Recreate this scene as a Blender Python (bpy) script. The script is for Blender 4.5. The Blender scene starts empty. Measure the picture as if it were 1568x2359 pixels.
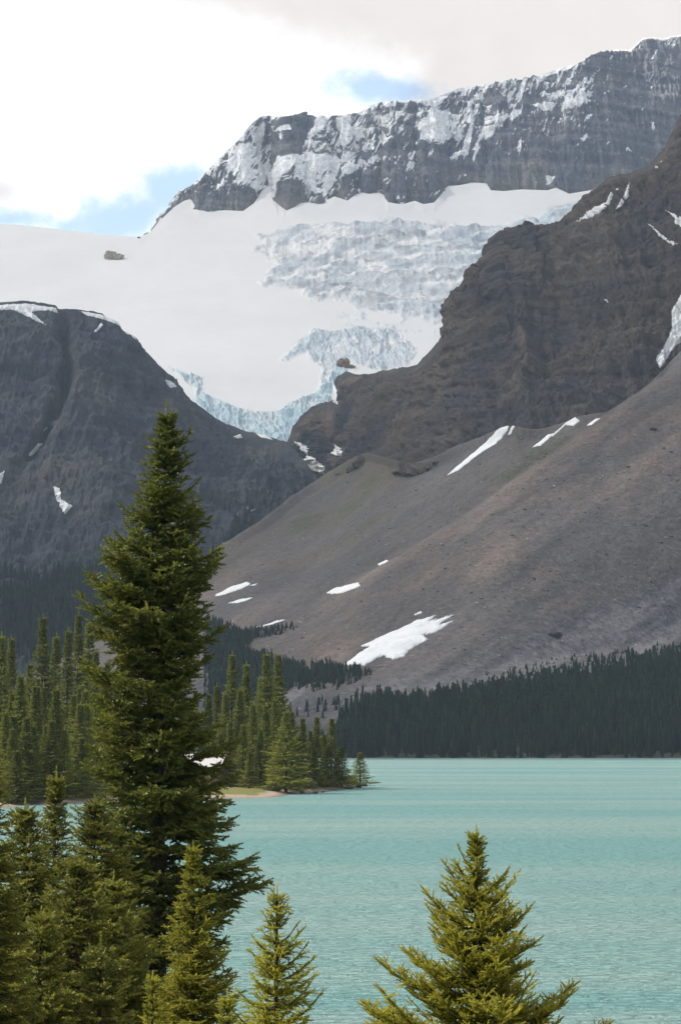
import bpy, math, random
import numpy as np
from mathutils import Vector, Matrix

SC = bpy.context.scene
COL = SC.collection
rng = np.random.default_rng(7)
random.seed(7)

# ------------------------------------------------------------------ camera
CAMZ, FPX, CX, CY = 8.0, 4975.0, 784.0, 1179.0
PITCH = math.atan(518 / FPX)
cp, sp = math.cos(PITCH), math.sin(PITCH)
cam = bpy.data.cameras.new('camera')
cam.sensor_fit = 'VERTICAL'
cam.sensor_height = 23.7
cam.sensor_width = 15.75
cam.lens = FPX / 2358 * 23.7
cam.clip_start = 0.5
cam.clip_end = 30000
camo = bpy.data.objects.new('camera', cam)
COL.objects.link(camo)
camo.location = (0, 0, CAMZ)
camo.rotation_euler = (math.radians(90) + PITCH, 0, 0)
SC.camera = camo


def uv(X, Y):
    """survey pixel -> (x/y, z/y) slopes of the sight line"""
    X = np.asarray(X, float); Y = np.asarray(Y, float)
    xc = (X - CX) / FPX; yc = -(Y - CY) / FPX
    dy = cp - yc * sp; dz = sp + yc * cp
    return xc / dy, dz / dy


def at(X, Y, d):
    u, v = uv(X, Y)
    d = np.asarray(d, float)
    return np.stack([u * d, d + 0 * u, CAMZ + v * d], -1)


def lake_pt(X, Y):
    u, v = uv(X, Y)
    d = -CAMZ / v
    return float(u * d), float(d)


# ------------------------------------------------------------------ noise
def make_perm(seed):
    p = np.random.default_rng(seed).permutation(1024)
    return np.concatenate([p, p, p])


PERM = make_perm(3)
VAL = np.random.default_rng(11).random(1024) * 2 - 1


def vnoise(P, seed=0):
    P = P + seed * 17.317
    I = np.floor(P).astype(np.int64)
    F = P - I
    F = F * F * F * (F * (F * 6 - 15) + 10)
    I = I & 1023
    out = 0
    x0, y0, z0 = I[..., 0], I[..., 1], I[..., 2]
    x1, y1, z1 = (x0 + 1) & 1023, (y0 + 1) & 1023, (z0 + 1) & 1023
    fx, fy, fz = F[..., 0], F[..., 1], F[..., 2]

    def h(a, b, c):
        return VAL[PERM[PERM[PERM[a] + b] + c]]
    a = h(x0, y0, z0) * (1 - fx) + h(x1, y0, z0) * fx
    b = h(x0, y1, z0) * (1 - fx) + h(x1, y1, z0) * fx
    c = h(x0, y0, z1) * (1 - fx) + h(x1, y0, z1) * fx
    d = h(x0, y1, z1) * (1 - fx) + h(x1, y1, z1) * fx
    return (a * (1 - fy) + b * fy) * (1 - fz) + (c * (1 - fy) + d * fy) * fz


def fbm(P, octs=4, gain=0.5, seed=0, ridged=False):
    s, a, t = 0, 1.0, 0
    for k in range(octs):
        n = vnoise(P * (2.03 ** k), seed + k * 1.7)
        if ridged:
            n = 1 - 2.6 * np.abs(n)
        s = s + a * n; t += a; a *= gain
    return s / t


def sstep(a, b, x):
    t = np.clip((x - a) / (b - a), 0, 1)
    return t * t * (3 - 2 * t)


def poly_sd(X, Y, poly):
    """signed distance to polygon (positive inside)"""
    poly = np.asarray(poly, float)
    n = len(poly)
    d2 = np.full(X.shape, 1e18); inside = np.zeros(X.shape, bool)
    for i in range(n):
        ax, ay = poly[i]; bx, by = poly[(i + 1) % n]
        ex, ey = bx - ax, by - ay
        wx, wy = X - ax, Y - ay
        t = np.clip((wx * ex + wy * ey) / (ex * ex + ey * ey + 1e-12), 0, 1)
        dx, dy = wx - ex * t, wy - ey * t
        d2 = np.minimum(d2, dx * dx + dy * dy)
        if ay != by:
            c = ((ay > Y) != (by > Y)) & (X < (bx - ax) * (Y - ay) / (by - ay) + ax)
            inside ^= c
    d = np.sqrt(d2)
    return np.where(inside, d, -d)


# ------------------------------------------------------------------ mesh and object helpers
def np_mesh(name, V, F, attrs=None, smooth=False, mats=(), midx=None):
    V = np.asarray(V, np.float32).reshape(-1, 3)
    F = np.asarray(F, np.int32)
    k = F.shape[1]
    me = bpy.data.meshes.new(name)
    me.vertices.add(len(V)); me.vertices.foreach_set('co', V.ravel())
    me.loops.add(F.size); me.loops.foreach_set('vertex_index', F.ravel())
    me.polygons.add(len(F))
    me.polygons.foreach_set('loop_start', np.arange(0, F.size, k, dtype=np.int32))
    try:
        me.polygons.foreach_set('loop_total', np.full(len(F), k, np.int32))
    except Exception:
        pass
    for m in mats:
        me.materials.append(m)
    if midx is not None:
        me.polygons.foreach_set('material_index', np.asarray(midx, np.int32))
    for an, a in (attrs or {}).items():
        a = np.asarray(a, np.float32)
        if a.ndim == 1:
            at_ = me.attributes.new(an, 'FLOAT', 'POINT'); at_.data.foreach_set('value', a)
        else:
            c4 = np.concatenate([a, np.ones((len(a), 1), np.float32)], 1) if a.shape[1] == 3 else a
            at_ = me.attributes.new(an, 'FLOAT_COLOR', 'POINT'); at_.data.foreach_set('color', c4.ravel())
    me.update(calc_edges=True)
    me.polygons.foreach_set('use_smooth', np.full(len(F), smooth))
    me.validate()
    return me


def link(name, me, parent=None, loc=None):
    o = bpy.data.objects.new(name, me)
    COL.objects.link(o)
    if parent: o.parent = parent
    if loc is not None: o.location = loc
    return o


def tag(o, label=None, cat=None, group=None, kind=None):
    if label: o['label'] = label
    if cat: o['category'] = cat
    if group: o['group'] = group
    if kind: o['kind'] = kind
    return o


def empty(name, loc=(0, 0, 0), rz=0):
    o = bpy.data.objects.new(name, None)
    COL.objects.link(o)
    o.location = loc; o.rotation_euler = (0, 0, rz)
    o.empty_display_size = 0.3
    return o


class MB:
    """collects boxes and tubes into one mesh"""
    def __init__(s):
        s.v, s.f = [], []

    def add(s, V, F):
        o = len(s.v); s.v += [tuple(p) for p in V]; s.f += [tuple(i + o for i in f) for f in F]

    def box(s, c, size, rot=None, bev=0.0):
        x, y, z = [a / 2 for a in size]
        b = min(bev, x * .9, y * .9, z * .9)
        R = rot or Matrix.Identity(3)
        P = []
        if b <= 0:
            P = [(sx * x, sy * y, sz * z) for sz in (-1, 1) for sx, sy in ((-1, -1), (1, -1), (1, 1), (-1, 1))]
            F = [(3, 2, 1, 0), (4, 5, 6, 7), (0, 1, 5, 4), (1, 2, 6, 5), (2, 3, 7, 6), (3, 0, 4, 7)]
        else:
            prof = [(z - b, 0), (z, -b)]
            rings = [(-z, b), (-z + b, 0), (z - b, 0), (z, b)]
            for zz, ins in rings:
                for sx, sy in ((-1, -1), (1, -1), (1, 1), (-1, 1)):
                    P.append((sx * (x - ins), sy * (y - ins), zz))
            F = [(3, 2, 1, 0), (12, 13, 14, 15)]
            for r in range(3):
                for k in range(4):
                    a, bb = r * 4 + k, r * 4 + (k + 1) % 4
                    F.append((a, bb, bb + 4, a + 4))
        s.add([Vector(c) + R @ Vector(p) for p in P], F)

    def tube(s, pts, radii, n=8, cap=True):
        pts = [Vector(p) for p in pts]
        rings = []
        for i, p in enumerate(pts):
            t = (pts[min(i + 1, len(pts) - 1)] - pts[max(i - 1, 0)]).normalized()
            a = t.orthogonal().normalized() if i == 0 else (rings_a - t * rings_a.dot(t)).normalized()
            rings_a = a
            b = t.cross(a)
            rings.append([p + (a * math.cos(q) + b * math.sin(q)) * radii[i] for q in [2 * math.pi * k / n for k in range(n)]])
        V = [v for r in rings for v in r]
        F = [(i * n + k, i * n + (k + 1) % n, (i + 1) * n + (k + 1) % n, (i + 1) * n + k) for i in range(len(pts) - 1) for k in range(n)]
        if cap:
            F += [tuple(range(n))[::-1], tuple((len(pts) - 1) * n + k for k in range(n))]
        s.add(V, F)

    def build(s, name, mat, parent=None, loc=None, smooth=False):
        me = bpy.data.meshes.new(name)
        me.from_pydata([tuple(v) for v in s.v], [], s.f)
        me.materials.append(mat)
        me.polygons.foreach_set('use_smooth', [smooth] * len(me.polygons))
        me.update()
        return link(name, me, parent, loc)


# ------------------------------------------------------------------ materials
def new_mat(name):
    m = bpy.data.materials.new(name); m.use_nodes = True
    nt = m.node_tree
    nt.nodes.clear()
    out = nt.nodes.new('ShaderNodeOutputMaterial')
    return m, nt, out


def N(nt, typ, **kw):
    n = nt.nodes.new(typ)
    for k, v in kw.items():
        if k.startswith('i_'):
            key = k[2:]
            key = int(key) if key.isdigit() else key
            n.inputs[key].default_value = v
        else:
            setattr(n, k, v)
    return n


def L(nt, a, ao, b, bi):
    nt.links.new(a.outputs[ao], b.inputs[bi])


def attr_mat(name, rough=0.95, noise_scale=0.5, noise_amt=0.25, bump=0.0, bump_scale=1.0, spec=0.1):
    """albedo from the surveyed 'col' attribute broken up by fine procedural grain"""
    m, nt, out = new_mat(name)
    b = N(nt, 'ShaderNodeBsdfPrincipled', i_Roughness=rough)
    b.inputs['Specular IOR Level'].default_value = spec
    a = N(nt, 'ShaderNodeAttribute', attribute_name='col')
    tc = N(nt, 'ShaderNodeTexCoord')
    nz = N(nt, 'ShaderNodeTexNoise', i_Scale=noise_scale, i_Detail=8.0, i_Roughness=0.72)
    L(nt, tc, 'Object', nz, 'Vector')
    mr = N(nt, 'ShaderNodeMapRange')
    mr.inputs[1].default_value = 0.25; mr.inputs[2].default_value = 0.75
    mr.inputs[3].default_value = 1 - noise_amt; mr.inputs[4].default_value = 1 + noise_amt
    L(nt, nz, 'Fac', mr, 0)
    mx = N(nt, 'ShaderNodeVectorMath', operation='SCALE')
    L(nt, a, 'Color', mx, 0); L(nt, mr, 0, mx, 'Scale')
    L(nt, mx, 0, b, 'Base Color')
    if bump:
        n2 = N(nt, 'ShaderNodeTexNoise', i_Scale=bump_scale, i_Detail=6.0, i_Roughness=0.7)
        L(nt, tc, 'Object', n2, 'Vector')
        bp = N(nt, 'ShaderNodeBump', i_Strength=bump, i_Distance=1.0)
        L(nt, n2, 'Fac', bp, 'Height'); L(nt, bp, 0, b, 'Normal')
    L(nt, b, 0, out, 0)
    return m


def plain_mat(name, col, rough=0.8, noise=0.15, scale=8.0, spec=0.3):
    m, nt, out = new_mat(name)
    b = N(nt, 'ShaderNodeBsdfPrincipled', i_Roughness=rough)
    b.inputs['Specular IOR Level'].default_value = spec
    tc = N(nt, 'ShaderNodeTexCoord')
    nz = N(nt, 'ShaderNodeTexNoise', i_Scale=scale, i_Detail=5.0)
    L(nt, tc, 'Object', nz, 'Vector')
    mr = N(nt, 'ShaderNodeMapRange')
    mr.inputs[1].default_value = .25; mr.inputs[2].default_value = .75
    mr.inputs[3].default_value = 1 - noise; mr.inputs[4].default_value = 1 + noise
    L(nt, nz, 'Fac', mr, 0)
    mx = N(nt, 'ShaderNodeVectorMath', operation='SCALE')
    mx.inputs[0].default_value = col
    L(nt, mr, 0, mx, 'Scale'); L(nt, mx, 0, b, 'Base Color')
    L(nt, b, 0, out, 0)
    return m


def foliage_mat(name, dark, mid, lit, trans=0.35, gloss=.03):
    m, nt, out = new_mat(name)
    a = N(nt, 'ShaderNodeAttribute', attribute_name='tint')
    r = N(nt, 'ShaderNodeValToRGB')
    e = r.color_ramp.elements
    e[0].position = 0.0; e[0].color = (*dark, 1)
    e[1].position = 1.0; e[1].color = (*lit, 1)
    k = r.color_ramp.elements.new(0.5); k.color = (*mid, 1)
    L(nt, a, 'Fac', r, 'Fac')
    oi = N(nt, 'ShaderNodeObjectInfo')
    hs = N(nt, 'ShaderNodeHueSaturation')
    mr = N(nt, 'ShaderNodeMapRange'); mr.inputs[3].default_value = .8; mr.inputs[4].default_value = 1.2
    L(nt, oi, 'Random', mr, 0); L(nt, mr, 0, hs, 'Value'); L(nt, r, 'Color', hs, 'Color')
    d = N(nt, 'ShaderNodeBsdfDiffuse'); t = N(nt, 'ShaderNodeBsdfTranslucent')
    L(nt, hs, 0, d, 'Color'); L(nt, hs, 0, t, 'Color')
    mx = N(nt, 'ShaderNodeMixShader'); mx.inputs[0].default_value = trans
    L(nt, d, 0, mx, 1); L(nt, t, 0, mx, 2)
    g = N(nt, 'ShaderNodeBsdfGlossy', i_Roughness=0.45); g.inputs[0].default_value = (.8, .85, .7, 1)
    mg = N(nt, 'ShaderNodeMixShader'); mg.inputs[0].default_value = gloss
    L(nt, mx, 0, mg, 1); L(nt, g, 0, mg, 2)
    L(nt, mg, 0, out, 0)
    return m


M = {}
M['rock'] = attr_mat('rock', noise_scale=0.13, noise_amt=0.55, bump=0.9, bump_scale=0.16)
M['scree'] = attr_mat('scree', noise_scale=0.45, noise_amt=0.5, bump=0.6, bump_scale=0.5)
M['ice'] = attr_mat('ice_and_snow', rough=0.7, noise_scale=0.06, noise_amt=0.03, spec=0.2)
M['snow'] = plain_mat('snow', (.80, .795, .775), rough=.8, noise=.10, scale=.12)
M['ground'] = attr_mat('ground', noise_scale=2.0, noise_amt=0.35, bump=0.3, bump_scale=3.0)
M['bark'] = plain_mat('bark', (.055, .042, .032), rough=.95, noise=.45, scale=9)
M['boulder'] = plain_mat('boulder', (.15, .14, .135), rough=.95, noise=.35, scale=.7)
M['darkrock'] = plain_mat('dark_boulder', (.05, .048, .05), rough=.95, noise=.35, scale=.7)
M['paleblock'] = plain_mat('pale_stone', (.36, .33, .30), rough=.95, noise=.3, scale=1.5)
M['nunatak'] = plain_mat('tan_rock', (.42, .35, .28), rough=.95, noise=.35, scale=.15)
M['brownrock'] = plain_mat('brown_rock', (.27, .19, .13), rough=.95, noise=.45, scale=.12)
M['near_needles'] = foliage_mat('yellow_green_needles', (.055, .072, .014), (.37, .355, .04), (.72, .64, .10), .48)
M['tall_needles'] = foliage_mat('green_needles', (.024, .042, .010), (.115, .135, .022), (.34, .32, .05), .30)
M['olive_needles'] = foliage_mat('olive_needles', (.032, .048, .011), (.20, .20, .03), (.48, .42, .065), .40)
M['mid_needles'] = foliage_mat('shore_needles', (.034, .052, .014), (.18, .195, .034), (.44, .41, .07), .36, .012)
M['far_needles'] = foliage_mat('far_needles', (.012, .027, .021), (.020, .037, .026), (.044, .062, .036), .12, .0)
M['bush'] = foliage_mat('willow_leaves', (.06, .09, .02), (.15, .17, .04), (.26, .26, .08), .3)


# ------------------------------------------------------------------ terrain sheets
class Sheet:
    pass


def sheet(name, curves, segs, x0, x1, dx, back=(260, 0.75), jitter=0.0, jfreq=.05, disp=None, color=None, smooth_it=3,
          mat=None, edge_fade=10, dfun=None, csm=0):
    """curves: list (skyline first) of [(X, Y, d), ...]; segs: rows for each span between curves."""
    Xc = np.concatenate([np.arange(x0 - 460, x0 - 1, 9.0) if x0 < 0 else [], np.arange(x0, x1 + dx * .5, dx), np.arange(x1 + 9.0, x1 + 520, 9.0) if x1 > 1500 else []])
    n = len(Xc)
    PK, YK = [], []
    for ci, c in enumerate(curves):
        if callable(c):
            Yc, dc = c(Xc)
        else:
            c = np.asarray(c, float)
            Yc = np.interp(Xc, c[:, 0], c[:, 1]); dc = np.interp(Xc, c[:, 0], c[:, 2])
        if csm:
            kk = np.hanning(2 * csm + 3)[1:-1]; kk /= kk.sum()
            dc = np.convolve(np.pad(dc, csm, mode='edge'), kk, 'valid')
            if ci > 0:
                Yc = np.convolve(np.pad(Yc, csm, mode='edge'), kk, 'valid')
            elif csm > 30:
                k2_ = np.hanning(2 * 22 + 3)[1:-1]; k2_ /= k2_.sum()
                Yc = np.convolve(np.pad(Yc, 22, mode='edge'), k2_, 'valid')
        if ci == 0 and jitter:
            Q = np.stack([Xc * jfreq, 0 * Xc + 3.3, 0 * Xc], -1)
            jit = jitter * fbm(Q, 5, .6, seed=len(name))
        PK.append(at(Xc, Yc, dc)); YK.append(Yc)
    rows, Ys, prm = [], [], []
    for k in range(len(curves) - 1):
        m = segs[k]
        for j in range(m + (k == len(curves) - 2)):
            t = j / m
            rows.append(PK[k] * (1 - t) + PK[k + 1] * t)
            prm.append(k + t)
    P = np.stack(rows)                      # rows x cols x 3
    if dfun is not None:
        Yr_ = np.stack([YK[min(int(q), len(YK) - 2)] * (1 - (q - min(int(q), len(YK) - 2))) + YK[min(int(q), len(YK) - 2) + 1] * (q - min(int(q), len(YK) - 2)) for q in prm])
        P = at(np.broadcast_to(Xc, Yr_.shape), Yr_, dfun(Yr_))
        smooth_it = 0
    for _ in range(smooth_it * 4):
        Q = P.copy()
        Q[1:-1] = P[1:-1] * .5 + (P[:-2] + P[2:]) * .25
        P = Q
    prm = np.array(prm)
    # survey coordinates of every vertex (before relief)
    rel = P - np.array([0, 0, CAMZ])
    fy = rel[..., 1] * cp + rel[..., 2] * sp
    Xg = CX + FPX * rel[..., 0] / fy
    Yg = CY - FPX * (-rel[..., 1] * sp + rel[..., 2] * cp) / fy
    # base normals
    du = np.gradient(P, axis=1); dv = np.gradient(P, axis=0)
    Nn = np.cross(du, dv); Nn /= np.linalg.norm(Nn, axis=-1, keepdims=True) + 1e-9
    flip = np.sign((Nn * -rel).sum(-1, keepdims=True)); Nn *= np.where(flip == 0, 1, flip)
    S = Sheet()
    S.X, S.Y, S.base = Xg, Yg, P
    S.top = np.broadcast_to(YK[0], Yg.shape)
    S.row = prm[:, None] + 0 * Xg
    sl_ = np.gradient(YK[0], Xc); sl_ = np.convolve(np.pad(sl_, 8, mode='edge'), np.ones(17) / 17, 'valid')
    fade = sstep(0, edge_fade, (Yg - S.top) / np.sqrt(1 + sl_ ** 2)[None])
    if jitter:
        rr_ = np.arange(len(P))[:, None] / 22.0
        P = P.copy()
        P[..., 2] -= jit[None] * P[..., 1] / FPX * np.clip(1 - rr_, 0, 1) ** 1.5
    if disp is not None:
        dd, extra = disp(P, Xg, Yg, S)
        P = P + Nn * (dd * (0.06 + .94 * fade))[..., None]
    else:
        extra = None
    S.P, S.extra, S.N = P, extra, Nn
    rl = P - np.array([0, 0, CAMZ])
    S.Yd = CY - FPX * (-rl[..., 1] * sp + rl[..., 2] * cp) / (rl[..., 1] * cp + rl[..., 2] * sp)
    colv = color(P, Xg, Yg, S)
    # far side behind the skyline: falls away from the viewer
    nb = 7
    bk = []
    for j in range(nb, 0, -1):
        s = back[0] * (j / nb) ** 1.4
        q = P[0] + np.array([0, s, -s * back[1]])
        if j > 1:
            q = q + (fbm(q * .02, 3, seed=5) * min(10, s * .1))[:, None] * np.array([0, .3, 1])
        bk.append(q)
    full = np.concatenate([np.stack(bk), P]); cfull = np.concatenate([np.repeat(colv[:1], nb, 0), colv])
    R, C = full.shape[:2]
    idx = np.arange(R * C).reshape(R, C)
    F = np.stack([idx[:-1, :-1], idx[1:, :-1], idx[1:, 1:], idx[:-1, 1:]], -1).reshape(-1, 4)
    S.Xc = Xc
    S.obj = link(name, np_mesh(name, full.reshape(-1, 3), F, {'col': cfull.reshape(-1, 3)}, True, [mat]))
    S.obj['kind'] = 'structure'
    return S


def on_sheet(S, X, Y):
    """point and normal of a sheet under survey pixels (arrays)"""
    X = np.atleast_1d(np.asarray(X, float)); Y = np.atleast_1d(np.asarray(Y, float))
    c0 = np.clip(np.searchsorted(S.Xc, X) - 1, 0, len(S.Xc) - 2)
    cf = np.clip((X - S.Xc[c0]) / (S.Xc[c0 + 1] - S.Xc[c0]), 0, 1)
    out = np.zeros((len(X), 3)); nn = np.zeros((len(X), 3))
    order = np.argsort(c0)
    R = S.Y.shape[0]
    for c in np.unique(c0):
        m = c0 == c
        yy = S.Yd[:, c]
        r = np.interp(Y[m], np.maximum.accumulate(yy), np.arange(R))
        r0 = np.clip(r.astype(int), 0, R - 2); rf = (r - r0)[:, None]; f = cf[m][:, None]
        for A, T in ((S.P, out), (S.N, nn)):
            T[m] = ((A[r0, c] * (1 - rf) + A[r0 + 1, c] * rf) * (1 - f) + (A[r0, c + 1] * (1 - rf) + A[r0 + 1, c + 1] * rf) * f)
    return out, nn


def lerp3(a, b, t):
    return np.asarray(a) * (1 - t[..., None]) + np.asarray(b) * t[..., None]


# ---- the far glacier and the cliff wall above it
DB_Y = [380, 430, 515, 600, 720, 765, 850, 940, 1030, 1080]
DB_D = [3860, 3800, 3650, 3420, 3130, 3050, 2860, 2720, 2640, 2600]


_yy = np.arange(300, 1200, 1.0)
_dd = np.interp(_yy, DB_Y, DB_D)
_dd = np.convolve(np.pad(_dd, 25, mode='edge'), np.ones(51) / 51, 'valid')
_dd[:25] = np.interp(_yy[:25], DB_Y, DB_D)


def dB(Y):
    return np.interp(Y, _yy, _dd)


cliff_base = [(318, 548), (345, 536), (365, 512), (400, 478), (425, 462), (440, 458), (458, 484), (480, 486), (520, 484), (560, 486),
              (585, 468), (603, 440), (622, 425), (636, 448), (640, 470), (660, 485), (680, 476), (700, 462), (735, 470), (770, 452), (800, 462), (830, 440),
              (850, 446), (880, 436), (893, 465), (925, 471), (955, 462), (975, 470), (1000, 466), (1030, 428), (1060, 426), (1085, 420),
              (1120, 422), (1130, 438), (1160, 440), (1200, 436), (1260, 438), (1280, 432), (1310, 446), (1370, 436), (1500, 425), (1640, 420)]
cb = np.array(cliff_base, float)
skyA = [(318, 547), (330, 540), (345, 533), (356, 512), (366, 492), (380, 488), (392, 466), (398, 460), (410, 440), (440, 428), (462, 408), (490, 382),
        (520, 348), (545, 326), (560, 312), (566, 300), (580, 284), (598, 268), (612, 266), (650, 268), (672, 266), (690, 262), (715, 264), (735, 271), (760, 268),
        (790, 264), (830, 258), (850, 243), (880, 236), (900, 233), (925, 235), (960, 230), (1000, 226), (1020, 218), (1045, 206), (1062, 200),
        (1100, 198), (1150, 190), (1185, 186), (1200, 182), (1250, 170), (1285, 158), (1330, 148), (1345, 138), (1380, 128), (1395, 118),
        (1425, 115), (1448, 115), (1468, 98), (1480, 88), (1510, 86), (1525, 90), (1545, 84), (1568, 80), (1640, 70), (1760, 40), (1900, 58), (2050, 20), (2250, 90)]
sA = np.array(skyA, float)


def A_top(X):
    Y = np.interp(X, sA[:, 0], sA[:, 1])
    Yb = np.interp(X, cb[:, 0], cb[:, 1])
    return Y, dB(np.minimum(Yb, 560)) + 30 + np.maximum(Yb - Y, 0) * .75


def A_bot(X):
    Yb = np.interp(X, cb[:, 0], cb[:, 1])
    return Yb + 22, dB(Yb) + 10


def A_base(X):
    Yb = np.interp(X, cb[:, 0], cb[:, 1])
    return Yb, dB(Yb) + 12


def A_disp(P, X, Y, S):
    flute = fbm(P * np.array([.055, .02, .006]), 4, .55, 1, True)
    big = fbm(P * np.array([.011, .006, .004]), 3, .5, 2)
    w = fbm(P * .01, 3, seed=9)
    z = P[..., 2] / 30 + X * .0006 + w * .5
    q = z - np.floor(z)
    led = (q ** 2) * 8
    fine = fbm(P * np.array([.15, .1, .05]), 3, .6, 4)
    f2 = fbm(P * np.array([.09, .03, .03]), 4, .6, 6, True)
    return 6.5 * flute + 22 * big + .8 * led + 2.6 * f2 + 1.6 * fine, dict(q=q, flute=flute)


# snow cover share over the wall, by survey area
def A_snow(P, X, Y, S):
    dn = Y - S.top                                    # depth below the rim
    hgt = np.interp(X, cb[:, 0], cb[:, 1]) - S.top + 1e-3
    t = dn / hgt
    p = np.full(X.shape, .40)
    def blob(x, y, rx, ry, a):
        nonlocal p
        p = p + a * np.exp(-(((X - x) / rx) ** 2 + ((Y - y) / ry) ** 2))
    blob(555, 380, 48, 55, .34); blob(590, 330, 30, 40, .16); blob(520, 430, 45, 30, .05); blob(600, 420, 30, 45, .35)
    blob(672, 330, 34, 58, -.40); blob(700, 290, 30, 40, -.25)
    blob(745, 330, 30, 55, .22); blob(790, 300, 40, 35, .25); blob(740, 395, 60, 28, .42); blob(700, 420, 40, 30, .30)
    blob(720, 450, 40, 20, .22); blob(505, 465, 70, 22, -.55); blob(660, 465, 25, 25, -.7)
    blob(880, 275, 70, 30, .16); blob(1005, 290, 26, 30, .42); blob(1020, 320, 35, 12, .30); blob(1085, 300, 50, 45, .16); blob(1150, 280, 35, 18, .22)
    blob(1060, 360, 25, 40, .14); blob(1250, 230, 120, 45, .06); blob(1320, 235, 40, 22, .20); blob(960, 250, 60, 25, .12)
    blob(850, 310, 60, 40, .12); blob(830, 370, 60, 40, .02)
    p = p + .03 * sstep(1000, 1200, X) - .16 * sstep(900, 1150, X) * sstep(.35, .7, t) - .12 * sstep(1250, 1500, X) - .10 * sstep(.6, 1, t) * sstep(760, 900, X)
    p = p + .24 * np.exp(-dn / 14) + .07 * np.exp(-dn / 70) * sstep(900, 1100, X)
    # streak pattern: leaning gullies and ledges
    U = np.stack([(X + .55 * (Y - 300)) * .10, (Y - .15 * X) * .026, 0 * X], -1)
    s1 = fbm(U, 5, .62, 21)
    U2 = np.stack([X * .05, (Y + .18 * X) * .13, 0 * X + 4], -1)
    s2 = fbm(U2, 4, .6, 22)
    U3 = np.stack([X * .035, Y * .035, 0 * X + 9], -1)
    n = .60 * s1 + .34 * s2 + .30 * fbm(U3, 4, .6, 23) + .22 * (S.extra['q'] - .5) - .10 * S.extra['flute']
    hf = fbm(np.stack([(X + .55 * (Y - 300)) * .22, (Y - .1 * X) * .07, 0 * X + 3], -1), 3, .65, 24)
    m = sstep(.0, .03, (n + .62 * hf) * .74 + p - .575 - .07 * sstep(1380, 1450, X))
    rim_th = np.interp(X, [318, 590, 700, 735, 760, 850, 930, 1000, 1030, 1180, 1300, 1440, 1460, 1568], [1, 4, 3, 9, 6, 4, 12, 26, 9, 12, 16, 6, 5, 4])
    rim = sstep(0, 2.5, rim_th + 6 * s1 + 3 * s2 - dn)
    # the larger fields and gullies of snow, each where it lies on the wall
    marks = [[(520, 385), (545, 350), (566, 330), (582, 338), (590, 360), (570, 372), (560, 388), (540, 384)],
             [(592, 300), (606, 274), (612, 290), (604, 330), (600, 380), (612, 415), (590, 430), (584, 392), (590, 345)],
             [(632, 300), (662, 296), (664, 310), (650, 312), (640, 306)], [(650, 322), (656, 318), (660, 336), (652, 340)],
             [(738, 278), (752, 276), (744, 300), (728, 330), (712, 352), (700, 372), (690, 372), (706, 340), (724, 304)],
             [(770, 290), (800, 282), (812, 300), (800, 318), (782, 346), (770, 350), (784, 310)], [(815, 300), (838, 298), (826, 312), (812, 312)],
             [(690, 372), (740, 366), (790, 372), (780, 390), (750, 402), (716, 396), (694, 386)], [(706, 400), (722, 404), (730, 440), (712, 452), (704, 430)],
             [(740, 412), (770, 400), (778, 412), (752, 446), (736, 456)], [(870, 332), (884, 300), (892, 320), (906, 332), (880, 340)],
             [(788, 400), (840, 372), (846, 378), (800, 410)], [(848, 372), (880, 344), (884, 350), (856, 384)],
             [(965, 330), (985, 268), (1010, 258), (1034, 252), (1030, 280), (1000, 316), (1030, 320), (1040, 330), (1000, 336)],
             [(960, 290), (978, 276), (984, 300), (966, 308)], [(1066, 330), (1080, 300), (1074, 240), (1082, 240), (1090, 300), (1074, 370), (1040, 382), (1034, 372), (1058, 362)],
             [(1108, 316), (1130, 300), (1146, 296), (1138, 314), (1116, 330)], [(1104, 322), (1112, 322), (1094, 380), (1088, 380)],
             [(1170, 280), (1182, 254), (1188, 268), (1176, 300)], [(1222, 248), (1250, 240), (1280, 250), (1266, 262), (1240, 258)], [(1310, 238), (1340, 232), (1352, 242), (1330, 258), (1318, 256)],
             [(1188, 352), (1198, 336), (1200, 352), (1192, 372)], [(1332, 330), (1350, 318), (1352, 326), (1336, 340)], [(1496, 276), (1506, 286), (1502, 306)],
             [(1090, 348), (1100, 342), (1096, 356), (1084, 358)], [(1256, 416), (1272, 408), (1268, 426), (1254, 430)], [(1436, 345), (1456, 346), (1444, 352)]]
    for q_ in marks:
        sel = (X > min(a for a, _ in q_) - 14) & (X < max(a for a, _ in q_) + 14) & (Y > min(b for _, b in q_) - 14) & (Y < max(b for _, b in q_) + 14)
        if sel.any():
            v_ = poly_sd(X[sel] + 6 * hf[sel] + 3 * s1[sel], Y[sel] + 6 * s2[sel], q_)
            m[sel] = np.maximum(m[sel], sstep(-.5, 1.2, v_))
    # couloir
    c1 = poly_sd(X + 5 * s1, Y + 5 * s2, [(648, 372), (690, 368), (700, 380), (662, 405), (645, 430), (640, 450), (632, 490), (560, 492), (590, 466), (612, 432), (628, 400)])
    m = np.maximum(m, sstep(-1, 1.5, c1))
    return np.clip(np.maximum(m, rim), 0, 1)


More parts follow.
